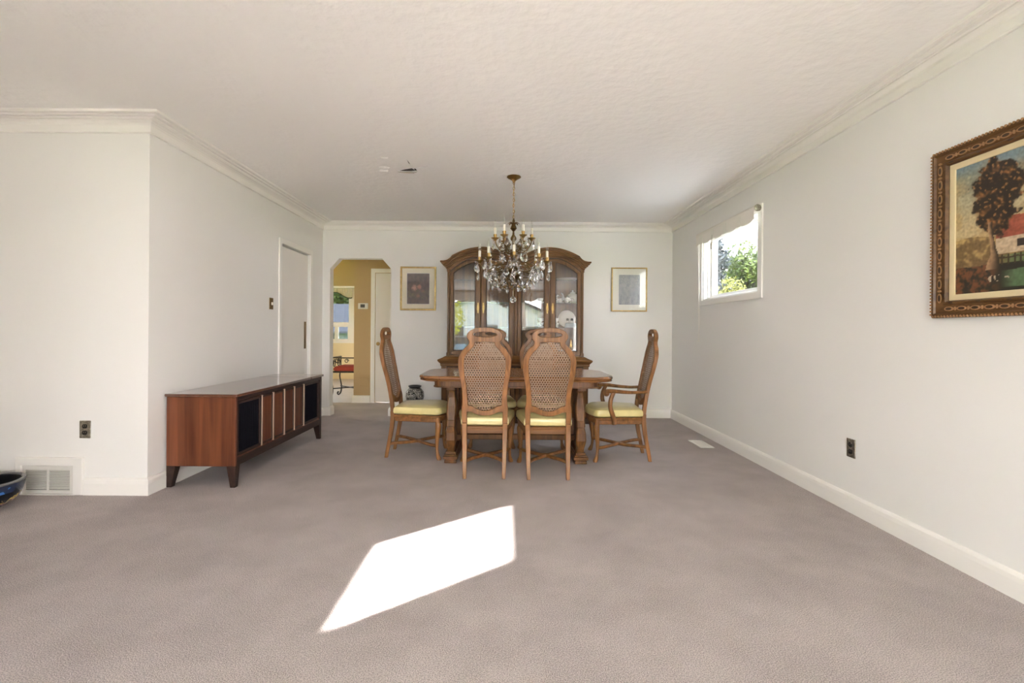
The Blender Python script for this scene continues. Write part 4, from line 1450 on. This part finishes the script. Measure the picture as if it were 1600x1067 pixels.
pot(0.745, 5.69, SA, 'small patterned pot with long spout on upper hutch shelf', 'chinab', 0.72)
pot(0.822, 5.83, SA, 'large white teapot at right end of upper hutch shelf', 'china', 1.28)
o = MB().lathe([(0.001, 0.0), (0.07, 0.0), (0.08, 0.005), (0.150, 0.028), (0.150, 0.032), (0.08, 0.010), (0.001, 0.006)], (0.755, 5.80, 1.700), 36).build('reflection_dish', M['china'], None, smooth=True)  # dish shape modelled in place of a pale reflection in the glass
tag(o, 'wide shallow white dish standing for a reflection on topmost shelf of right hutch door', 'dish', G_CH)
# shelf B, right door
mb = MB().lathe([(0.001, 0), (0.07, 0.001), (0.078, 0.006), (0.108, 0.014), (0.108, 0.017), (0.075, 0.010), (0.001, 0.005)], (0, 0, 0), 36)
bmesh.ops.transform(mb.bm, matrix=Matrix.Translation((0.762, 5.925, SB + 0.108)) @ Matrix.Rotation(math.radians(80), 4, 'X'), verts=mb.bm.verts[:])
o = mb.build('dinner_plate', M['china'], None, smooth=True)
tag(o, 'large white plate standing upright at back of middle hutch shelf', 'plate', G_CH)
d = thing('butter_dish', 'blue grey lidded butter dish before the standing plate', 'dish', (0.79, 5.76, SB), G_CH)
MB().box(0.718, 0.862, 5.72, 5.80, SB, SB + 0.010).build('tray', M['bluegrey'], d, bevel=0.003)
MB().loft([[(0.79 - a, 5.76 - b, SB + z), (0.79 + a, 5.76 - b, SB + z), (0.79 + a, 5.76 + b, SB + z), (0.79 - a, 5.76 + b, SB + z)] for a, b, z in ((0.064, 0.032, 0.010), (0.062, 0.030, 0.05), (0.052, 0.022, 0.056))]).build('lid', M['bluegrey'], d, bevel=0.004)
for x, lb in ((0.762, 'dark topped shaker, left of the pair by the standing plate'), (0.815, 'dark topped shaker, right of the pair by the standing plate')):
    s = thing('shaker', lb, 'shaker', (x, 5.835, SB), G_CH)
    MB().lathe([(0.001, 0), (0.018, 0), (0.019, 0.02), (0.013, 0.07), (0.014, 0.085), (0.001, 0.086)], (x, 5.835, SB), 14).build('shaker_body', M['china'], s, smooth=True)
    MB().lathe([(0.015, 0.085), (0.016, 0.10), (0.011, 0.112), (0.001, 0.115)], (x, 5.835, SB), 14).build('cap', M['blackpl'], s, smooth=True)
saucer(0.612, 5.74, SB, 'patterned saucer under stacked cups on middle hutch shelf', 0.8, 'chinab')
cup(0.612, 5.74, SB + 0.006, 'patterned teacup, bottom of the stack on middle hutch shelf', 'chinab', 1.0, 0.3)
cup(0.612, 5.74, SB + 0.062, 'white teacup, top of the stack on middle hutch shelf', 'china', 0.95, 2.6)
# third door
saucer(0.418, 5.76, SA, 'white saucer on upper shelf behind third hutch door', 0.95)
cup(0.418, 5.76, SA + 0.007, 'white teacup on upper shelf behind third hutch door', 'china', 1.0, 2.8)
saucer(0.425, 5.76, SB, 'white saucer on middle shelf behind third hutch door', 0.9)
cup(0.425, 5.76, SB + 0.007, 'lower white teacup on middle shelf behind third hutch door', 'chinab', 1.0, 2.6)
cup(0.425, 5.76, SB + 0.064, 'upper white teacup on middle shelf behind third hutch door', 'china', 0.95, 0.5)
saucer(0.315, 5.80, SA, 'patterned saucer left of the white cup behind third hutch door', 0.9, 'chinab')
# bottom of the hutch
g = thing('gold_ornament', 'small gold figurine on hutch floor behind right door', 'ornament', (0.80, 5.78, SF), G_CH)
MB().lathe([(0.001, 0), (0.035, 0), (0.036, 0.01), (0.014, 0.02), (0.010, 0.06), (0.001, 0.06)], (0.80, 5.78, SF), 16).build('ornament_base', M['goldpl'], g, smooth=True)
MB().lathe([(0.010, 0.06), (0.026, 0.085), (0.030, 0.12), (0.016, 0.16), (0.018, 0.18), (0.010, 0.205), (0.001, 0.208)], (0.80, 5.78, SF), 16).build('ornament_body', M['goldpl'], g, smooth=True)
for x, y, r, lb in ((0.70, 5.72, 0.055, 'dark glazed bowl at left of hutch floor behind right door'), (0.84, 5.70, 0.05, 'dark glazed bowl at right of hutch floor behind right door')):
    o = MB().lathe([(0.001, 0), (r * 0.5, 0), (r * 0.55, 0.006), (r * 0.95, 0.045), (r, 0.07), (r * 0.95, 0.07), (r * 0.6, 0.015), (0.001, 0.008)], (x, y, SF), 22).build('bowl', M['bluegrey'], None, smooth=True)
    tag(o, lb, 'bowl', G_CH)

# ================================================================== CHANDELIER
HX, HYc = 0.063, 4.15
t = thing('chandelier', 'brass chandelier with candle lamps and cut crystal drops above the table', 'chandelier', (HX, HYc, H))
MB().lathe([(0.060, 0), (0.062, -0.006), (0.052, -0.014), (0.030, -0.026), (0.014, -0.040), (0.009, -0.055), (0.001, -0.058)], (HX, HYc, H), 24).build('ceiling_canopy', M['brass'], t, smooth=True)
mb = MB()
z = 2.385
k = 0
while z > 2.07:
    pts = [(0.0085 * cos(a), 0, 0.0155 * sin(a)) for a in [2 * pi * j / 12 for j in range(12)]]
    if k % 2:
        pts = [(0, x, q) for x, _, q in pts]
    mb.tube([(HX + x, HYc + y, z + q) for x, y, q in pts], 0.0022, 6, closed=True)
    z -= 0.025
    k += 1
mb.tube([(HX + 0.004 * sin(q * 0.9), HYc + 0.004 * cos(q * 0.9), 2.39 - q * 0.0165) for q in range(20)], 0.0022, 6)
mb.build('chain', M['brass'], t)
mb = MB()
mb.lathe([(0.001, 2.075), (0.006, 2.07), (0.012, 2.05), (0.010, 2.03), (0.030, 1.985), (0.008, 1.960), (0.010, 1.93), (0.026, 1.905), (0.027, 1.89), (0.012, 1.870), (0.010, 1.80), (0.024, 1.78), (0.030, 1.75), (0.016, 1.72), (0.014, 1.66), (0.05, 1.63), (0.085, 1.60), (0.09, 1.58), (0.05, 1.545), (0.02, 1.52), (0.012, 1.49), (0.001, 1.48)][::-1], (HX, HYc, 0), 20)
mb.build('central_stem', M['brassdk'], t, smooth=True)
mb = MB()
for i in range(8):
    a = 2 * pi * i / 8
    d = Vector((cos(a), sin(a), 0))
    c = Vector((HX, HYc, 0))
    pts = [c + d * 0.006 + Vector((0, 0, 2.005)), c + d * 0.022 + Vector((0, 0, 2.03)), c + d * 0.040 + Vector((0, 0, 2.034)), c + d * 0.052 + Vector((0, 0, 2.022))]
    pts = smooth_pts(pts, 3)
    n = len(pts)
    mb.tube(pts, [0.002 + 0.008 * sin(pi * (i2 + .4) / n) for i2 in range(n)], 6, 0.3)
mb.build('leaf_crown', M['brassdk'], t)


def pend_mesh(mb, c, h, wd, th, rot):
    """faceted almond drop hanging from point c"""
    rings = []
    for f, k in ((0.0, 0.05), (0.16, 0.42), (0.42, 0.80), (0.66, 1.0), (0.84, 0.80), (1.0, 0.10)):
        ring = []
        for j in range(8):
            a = 2 * pi * j / 8
            x, y = wd / 2 * k * cos(a), th / 2 * k * sin(a)
            ring.append((c[0] + x * cos(rot) - y * sin(rot), c[1] + x * sin(rot) + y * cos(rot), c[2] - 0.010 - h * f))
        rings.append(ring)
    mb.loft(rings)
    mb.ball((c[0], c[1], c[2] - 0.004), 0.0065, 5)


NCR = [0]


def crystal(x, y, z, h=0.055, wd=0.034, th=0.017, rot=None):
    mb = MB()
    rot = random.uniform(0, pi) if rot is None else rot
    pend_mesh(mb, (x, y, z), h, wd, th, rot)
    NCR[0] += 1
    return mb.build('crystal_drop', M['crystal'], t)


stuffmb = MB()
for tier, (na, r, zc, zr, ph) in enumerate(((6, 0.160, 1.900, 1.82, 0.0), (8, 0.295, 1.700, 1.64, 0.0))):
    for i in range(na):
        a = ph + 2 * pi * i / na
        d = Vector((cos(a), sin(a), 0))
        c = Vector((HX, HYc, 0))
        P = lambda rr, zz: c + d * rr + Vector((0, 0, zz))
        if tier == 0:
            pts = smooth_pts([P(0.012, 1.80), P(0.05, 1.775), P(0.10, 1.785), P(0.145, 1.835), P(r, 1.885)], 5)
        else:
            pts = smooth_pts([P(0.02, 1.66), P(0.08, 1.615), P(0.17, 1.595), P(0.25, 1.625), P(0.288, 1.665), P(r, 1.69)], 5)
        am = MB().tube(pts, 0.0058, 7)
        # scroll
        q0 = P(r * 0.55, zr + 0.01)
        sp = [q0 + d * ((0.028 - 0.016 * q / 16) * cos(q * 0.45)) + Vector((0, 0, (0.028 - 0.016 * q / 16) * sin(q * 0.45))) for q in range(17)]
        am.tube(sp, 0.004, 6)
        ao = am.build('arm', M['brassdk'], t, smooth=True)
        e = P(r, zc)
        MB().lathe([(0.001, -0.025), (0.012, -0.022), (0.016, -0.012), (0.034, -0.002), (0.036, 0.002), (0.014, 0.002), (0.013, 0.012), (0.017, 0.030), (0.014, 0.034), (0.001, 0.034)], e, 14).build('drip_pan', M['brass'], ao, smooth=True)
        MB().lathe([(0.001, 0.03), (0.0115, 0.03), (0.0115, 0.085), (0.009, 0.089), (0.001, 0.090)], e, 12).build('candle_sleeve', M['ivory'], ao, smooth=True)
        MB().lathe([(0.001, 0.088), (0.006, 0.089), (0.010, 0.105), (0.0105, 0.118), (0.006, 0.142), (0.001, 0.160)], e, 10).build('candle_bulb', M['bulb'], ao, smooth=True)
        # drops under the drip pan
        for k2 in ((-1, 1) if tier == 0 else (-1, 0, 1)):
            b = a + k2 * (0.20 if tier == 0 else 0.11)
            rr = r + (0.02 if k2 else 0.036)
            p = c + Vector((cos(b), sin(b), 0)) * rr + Vector((0, 0, zc - 0.006 - (0.01 if k2 else 0)))
            crystal(p.x, p.y, p.z, 0.078 if tier else 0.070, 0.046, 0.022, b + pi / 2 + random.uniform(-.5, .5))
        if tier == 1:
            p = P(r + 0.012, zc - 0.085)
            if i % 2 == 0:
                crystal(p.x, p.y, p.z, 0.080, 0.048, 0.024, a + pi / 2 + 0.4)
# ring baskets of drops
for r, z0, nn, h in ((0.21, 1.600, 16, 0.066), (0.15, 1.560, 12, 0.066), (0.10, 1.520, 6, 0.060), (0.115, 1.775, 8, 0.055), (0.250, 1.632, 14, 0.062)):
    mb = MB().tube([(HX + r * cos(q), HYc + r * sin(q), z0 + 0.004) for q in [2 * pi * j / 36 for j in range(36)]], 0.0035, 6, closed=True)
    for k2 in range(4):
        q = pi / 4 + k2 * pi / 2
        mb.tube([(HX + r * cos(q), HYc + r * sin(q), z0 + 0.004), (HX + 0.03 * cos(q), HYc + 0.03 * sin(q), z0 + 0.075)], 0.003, 6)
    mb.build('crystal_ring', M['brassdk'], t)
    for j in range(nn):
        a = 2 * pi * (j + random.uniform(-.2, .2)) / nn
        crystal(HX + r * cos(a), HYc + r * sin(a), z0 + random.uniform(-0.012, 0.008), h * random.uniform(1.1, 1.4), 0.050, 0.024, a + pi / 2 + random.uniform(-.6, .6))
mb = MB()
for j in range(140):
    a = random.uniform(0, 2 * pi)
    r = random.uniform(0.06, 0.24)
    z = 1.655 - 0.35 * (0.25 - r) + random.uniform(-0.03, 0.03)
    mb.ball((HX + r * cos(a), HYc + r * sin(a), z), random.uniform(0.005, 0.009), 5)
o = mb.build('crystal_beads', M['crystal'], t)
o['kind'] = 'stuff'
mb = MB()
for j in range(10):
    a = 2 * pi * j / 10
    pts = [(HX + rr * cos(a), HYc + rr * sin(a), zz) for rr, zz in ((0.02, 1.50), (0.07, 1.475), (0.13, 1.49), (0.155, 1.525))]
    mb.tube(smooth_pts(pts, 3), 0.004, 6)
    mb.ball((HX + 0.155 * cos(a), HYc + 0.155 * sin(a), 1.53), 0.008, 5)
    p = (HX + 0.11 * cos(a + .2), HYc + 0.11 * sin(a + .2), 1.465)
    mb.ball(p, 0.012, 5)
mb.build('leaf_basket', M['brassdk'], t)
mb = MB().tube([(HX, HYc, 1.485), (HX, HYc, 1.39)], 0.003, 6)
mb.ball((HX, HYc, 1.362), 0.030, 7)
mb.build('crystal_ball', M['crystal'], t)

# ================================================================== POTS
o = thing('planter_bowl', 'glazed black and blue planter bowl on carpet at the left edge', 'planter', (-3.115, 2.80, 0))
px, py = -3.115, 2.80
MB().lathe([(0.001, 0.0), (0.088, 0.0), (0.100, 0.006), (0.135, 0.024), (0.166, 0.050), (0.184, 0.078), (0.194, 0.108), (0.192, 0.110), (0.001, 0.030)], (px, py, 0), 48).build('bowl_body', M['bowl'], o, smooth=True)
MB().lathe([(0.194, 0.108), (0.200, 0.130), (0.204, 0.158), (0.196, 0.160), (0.188, 0.11)], (px, py, 0), 48, cap=False).build('bowl_band', M['bowlblue'], o, smooth=True)
mb = MB().loft([[(px + r * cos(2 * pi * k / 48), py + r * sin(2 * pi * k / 48), z) for k in range(48)] for r, z in ((0.185, 0.166), (0.182, 0.140), (0.175, 0.105), (0.150, 0.065), (0.10, 0.04), (0.001, 0.035))], cap=False)
mb.build('bowl_inside', M['bowlin'], o, smooth=True)
MB().lathe([(0.203, 0.157), (0.207, 0.164), (0.203, 0.170), (0.188, 0.171), (0.182, 0.165), (0.186, 0.152), (0.196, 0.150)], (px, py, 0), 48, cap=False).build('bowl_rim', M['bowlrim'], o, smooth=True)

vx, vy = -1.118, 5.865
o = thing('floor_vase', 'black and silver mottled vase on carpet behind the left end chair', 'vase', (vx, vy, 0))
MB().lathe([(0.001, 0), (0.065, 0), (0.068, 0.012), (0.050, 0.05), (0.060, 0.12), (0.095, 0.20), (0.114, 0.27), (0.108, 0.33), (0.080, 0.365), (0.068, 0.375), (0.062, 0.37), (0.001, 0.30)], (vx, vy, 0), 32).build('vase_body', M['vase'], o, smooth=True)
MB().lathe([(0.066, 0.372), (0.070, 0.385), (0.080, 0.395), (0.080, 0.405), (0.070, 0.407), (0.060, 0.380)], (vx, vy, 0), 32).build('vase_rim', M['blackpl'], o, smooth=True)

# ================================================================== HALL BENCH (wrought iron)
bx0, bx1, by0, by1 = -2.75, -2.25, 7.55, 7.95
bx1 = -2.31
o = thing('iron_bench', 'black wrought iron bench with red cushion seen through the archway', 'bench', ((bx0 + bx1) / 2, (by0 + by1) / 2, 0))
by0, by1 = 7.52, 7.92
for x, sx in ((bx0, -1), (bx1, 1)):
    for y in (by0, by1):
        pts = smooth_pts([(x, y, 0.42), (x + sx * 0.018, y, 0.32), (x - sx * 0.012, y, 0.16), (x, y, 0.05), (x + sx * 0.035, y, 0.012), (x + sx * 0.055, y, 0.03), (x + sx * 0.045, y, 0.055), (x + sx * 0.03, y, 0.045)], 5)
        MB().tube(pts, 0.011, 8).build('leg', M['iron'], o, smooth=True)
    mb = MB()
    for y in (by0, by1):
        mb.tube([(x, y, 0.42), (x, y, 0.645)], 0.010, 8)
    mb.tube([(x, by0 - 0.01, 0.645), (x, by1 + 0.01, 0.645)], 0.012, 8)
    for y in (by0 + 0.10, by0 + 0.30):
        sp = [(x, y + (0.07 - 0.045 * q / 20) * cos(q * 0.5), 0.55 + (0.07 - 0.045 * q / 20) * sin(q * 0.5)) for q in range(21)]
        mb.tube(sp, 0.007, 6)
    mb.build('arm_panel', M['iron'], o)
mb = MB()
mb.tube([(bx0, by0, 0.645), (bx1, by0, 0.645)], 0.009, 8)
mb.tube([(bx0, by0, 0.60), (bx0 + 0.10, by0, 0.56), (bx0 + 0.13, by0, 0.60), (bx0 + 0.09, by0, 0.63)], 0.006, 6)
for k in range(3):
    cx = bx0 + 0.07 + k * 0.16
    mb.tube([(cx + (0.035 - 0.02 * q / 16) * cos(q * 0.5), by0, 0.595 + (0.035 - 0.02 * q / 16) * sin(q * 0.5)) for q in range(17)], 0.006, 6)
mb.build('front_rail', M['iron'], o)
mb = MB()
mb.tube([(bx0, by0, 0.42), (bx1, by0, 0.42), (bx1, by1, 0.42), (bx0, by1, 0.42)], 0.013, 8, closed=True)
mb.build('seat_frame', M['iron'], o)
mb = MB()
mb.tube([(bx0, by0, 0.155), (bx1, by1, 0.155)], 0.009, 8)
mb.tube([(bx1, by0, 0.155), (bx0, by1, 0.155)], 0.009, 8)
mb.build('cross_stretcher', M['iron'], o)
mb = MB()
rings = []
for ins, z in ((0.03, 0.430), (0.012, 0.445), (0.010, 0.475), (0.03, 0.505), (0.09, 0.520)):
    rings.append([(bx0 + ins, by0 + ins, z), (bx1 - ins, by0 + ins, z), (bx1 - ins, by1 - ins, z), (bx0 + ins, by1 - ins, z)])
mb.loft(rings)
mb.build('cushion', M['red'], o, bevel=0.012)

# kitchen valance
o = thing('kitchen_valance', 'white lace valance with dark green braid on the kitchen window', 'valance', (-4.0, 10.44, 2.05))
rings = []
for i in range(91):
    x = KX0 - 0.06 + (KX1 - KX0 + 0.12) * i / 90
    y = 10.45 + 0.012 * sin(i * 1.3)
    hgt = 0.22 + 0.06 * cos((x - KX1) * 2 * pi / 0.62)
    rings.append([(x, y, 2.06), (x, y - 0.002, 2.06), (x, y - 0.012, 2.06 - hgt), (x, y - 0.010, 2.06 - hgt)])
MB().loft(rings).build('lace_panel', M['lace'], o)
MB().tube([(r[2][0], r[2][1] - 0.008, r[2][2] + 0.012) for r in rings], 0.013, 6).build('braid', M['rope'], o)

# scalloped valance over the picture window behind the camera
o = thing('window_valance', 'cream scalloped valance along the top of the picture window', 'valance', (-0.6, YR + 0.08, 2.3))
pts = [(RX0 - 0.1 + (RX1 - RX0 + 0.2) * i / 90, 2.38) for i in range(91)]
lo = [(x, 2.12 - 0.05 * abs(sin(pi * (x - RX0) / 0.45))) for x, _ in reversed(pts)]
MB().plate(pts + lo, [], XZ, YR + 0.06, YR + 0.064).build('valance_cloth', M['shade'], o)
MB().tube([(RX0 - 0.12, YR + 0.062, 2.385), (RX1 + 0.12, YR + 0.062, 2.385)], 0.012, 10).build('curtain_rod', M['brass'], o)

# ================================================================== OUTDOORS
o = MB().box(-45, 45, -45, 45, -0.62, -0.5).build('ground', M['lawn'])
struct(o)
o = MB().box(-9, 6, -10, -4.5, -0.5, -0.49).build('ground_reflector_front', M['reflector'])  # added slab, throws sunlight up through the picture window
struct(o)
o = MB().box(2.4, 12, -4.5, 12, -0.5, -0.49).build('ground_reflector_right', M['reflector'])  # added slab, sends light through the right window to the ceiling
struct(o)
o = MB().box(-9, -5.4, -4.5, 12, -0.5, -0.49).build('ground_reflector_left', M['reflector'])  # added slab, bounce light along the left side
struct(o)


def tree(label, x, y, trunk_h, trunk_r, blobs, lm, bm_, nleaf, ls, name='garden_tree', seed=1):
    rnd = random.Random(seed)
    t = thing(name, label, 'tree', (x, y, -0.5), 'trees outside the windows')
    mb = MB()
    pts = [(x, y, -0.5), (x + 0.05, y, trunk_h * 0.4), (x - 0.03, y + 0.05, trunk_h)]
    pts = smooth_pts(pts, 4)
    k = len(pts)
    mb.tube(pts, [trunk_r * (1.25 - 0.6 * i / k) for i in range(k)], 10)
    for bx, by, bz, br in blobs:
        mb.tube(smooth_pts([(x, y, min(trunk_h * 0.7, bz)), ((x + bx) / 2, (y + by) / 2, bz - br * 0.5), (bx, by, bz)], 3), trunk_r * 0.3, 6)
    mb.build('trunk', M[bm_], t)
    vs, fs = [], []
    for bx, by, bz, br in blobs:
        for i in range(nleaf):
            while True:
                p = Vector((rnd.uniform(-1, 1), rnd.uniform(-1, 1), rnd.uniform(-1, 1)))
                if 0.15 < p.length < 1:
                    break
            p = p * br
            q = Vector((bx, by, bz)) + p
            a = Vector((rnd.gauss(0, 1), rnd.gauss(0, 1), rnd.gauss(0, 1))).normalized()
            b = a.orthogonal().normalized()
            s = ls * rnd.uniform(0.6, 1.3)
            n = len(vs)
            vs += [q - a * s, q + b * s * 0.55, q + a * s, q - b * s * 0.55]
            fs.append((n, n + 1, n + 2, n + 3))
    me = bpy.data.meshes.new('foliage')
    me.from_pydata([v - t.location for v in vs], [], fs)
    me.materials.append(M[lm])
    f = bpy.data.objects.new('foliage', me)
    COL.objects.link(f)
    f.parent = t
    return t


R = random.Random(3)


def blobs(cx, cy, cz, rx, ry, rz, n, br):
    return [(cx + R.uniform(-rx, rx), cy + R.uniform(-ry, ry), cz + R.uniform(-rz, rz), br * R.uniform(0.7, 1.2)) for _ in range(n)]


# beyond the right window
tree('bright yellow green tree seen through the right wall window', 7.9, 15.6, 2.4, 0.12, blobs(7.9, 15.6, 2.75, 0.85, 0.9, 0.75, 20, 0.62), 'leafg', 'barkdk', 330, 0.075, seed=11)
tree('low yellow bush at the foot of the right window view', 5.72, 11.8, 1.4, 0.06, blobs(5.72, 11.8, 1.85, 0.40, 0.5, 0.30, 8, 0.36), 'leafyd', 'barkdk', 260, 0.055, name='garden_bush', seed=12)
tree('dark bluish conifer at the left side of the right window view', 6.20, 14.2, 3.9, 0.14, [(6.20 + 0.12 * sin(k * 2.1), 14.2 + 0.12 * cos(k * 2.1), 0.6 + k * 0.38, 0.58 - 0.028 * k) for k in range(10)], 'leafbl', 'barkdk', 420, 0.085, name='conifer', seed=13)
# beyond the kitchen window
tree('green trees behind the grey roof in the kitchen window', -8.8, 26.0, 3.2, 0.16, blobs(-8.8, 26.0, 3.3, 1.8, 0.8, 1.1, 14, 0.8), 'leafdk', 'bark', 300, 0.11, seed=21)
tree('yellow green tree nearest the grey roof in the kitchen window', -7.6, 22.4, 2.6, 0.12, blobs(-7.6, 22.4, 2.5, 0.7, 0.4, 0.5, 8, 0.55), 'leafg', 'barkdk', 260, 0.09, seed=22)
h = thing('neighbour_garage', 'low neighbouring garage with grey shingle roof seen through kitchen window', 'building', (-6.9, 19, -0.5))
MB().box(-9.6, -4.4, 17.6, 20.6, -0.5, 1.15).build('wall', M['sidingdk'], h)
mb = MB()
mb.loft([[(x, 17.2, 1.05), (x, 19.1, 2.15), (x, 21.0, 1.05), (x, 21.0, 0.98), (x, 19.1, 2.07), (x, 17.2, 0.98)] for x in (-9.9, -4.1)])
mb.build('roof', M['roof'], h)
MB().box(-7.5, -6.3, 17.58, 17.6, 0.2, 0.95).build('garage_window', M['darkgrey'], h)
# behind the camera: seen only as reflections in the hutch glass
tree('yellow green street tree reflected at left in the hutch glass', -3.6, -13.0, 3.0, 0.16, blobs(-3.6, -13, 2.9, 0.9, 1.0, 1.3, 14, 0.75), 'leafy', 'bark', 260, 0.09, name='street_tree', seed=31)
tree('pale trunked tree close outside the picture window', 0.62, -8.0, 3.6, 0.15, blobs(0.8, -8.2, 4.6, 1.2, 1.2, 0.8, 8, 0.8), 'leaf', 'bark', 160, 0.09, name='street_tree', seed=32)
tree('slim trunked tree left of the white house front', -1.15, -11.4, 3.4, 0.11, blobs(-1.2, -11.6, 4.4, 1.0, 1.0, 0.7, 7, 0.7), 'leaf', 'bark', 160, 0.09, name='street_tree', seed=33)
h = thing('neighbour_house', 'white sided house with grey gable roof reflected in the hutch glass', 'building', (-1.0, -20, -0.5))
mb = MB()
mb.plate([(-5.2, -0.5), (3.4, -0.5), (3.4, 1.9), (-0.9, 3.6), (-5.2, 1.9)], [], XZ, -23.0, -18.0)
mb.build('wall', M['siding'], h)
mb = MB()
mb.loft([[(-5.7, y, 1.75), (-0.9, y, 3.75), (3.9, y, 1.75), (3.9, y, 1.62), (-0.9, y, 3.6), (-5.7, y, 1.62)] for y in (-23.4, -17.6)])
mb.build('roof', M['roof'], h)
for a, b, c, d in ((-4.2, -2.6, 0.3, 1.4), (0.6, 2.2, 0.3, 1.4), (-1.5, -0.5, -0.4, 1.5)):
    MB().box(a, b, -18.0, -17.97, c, d).build('window', M['darkgrey'], h)
h = thing('parked_car', 'blue parked car reflected low in the left hutch glass', 'car', (-2.6, -15.9, -0.5))
mb = MB()
cp = [(-2.1, 0.25), (-2.1, 0.65), (-1.5, 0.80), (-0.9, 1.30), (0.7, 1.32), (1.35, 0.85), (2.1, 0.72), (2.15, 0.25)]
mb.plate([(-2.9 + a, -0.5 + b) for a, b in cp], [], XZ, -16.75, -15.05)
mb.build('car_body', M['carblue'], h, bevel=0.08, seg=3)
for a in (-1.35, 1.3):
    for y in (-16.77, -15.03):
        MB().tube([(-2.9 + a, y - 0.09, -0.18), (-2.9 + a, y + 0.09, -0.18)], 0.32, 18).build('wheel', M['blackpl'], h)
mb = MB().plate([(-2.9 + a, -0.5 + b) for a, b in ((-1.25, 0.84), (-0.82, 1.22), (0.62, 1.24), (1.1, 0.88))], [], XZ, -16.76, -15.04)
mb.build('car_window', M['darkgrey'], h)
print('crystals', NCR[0])
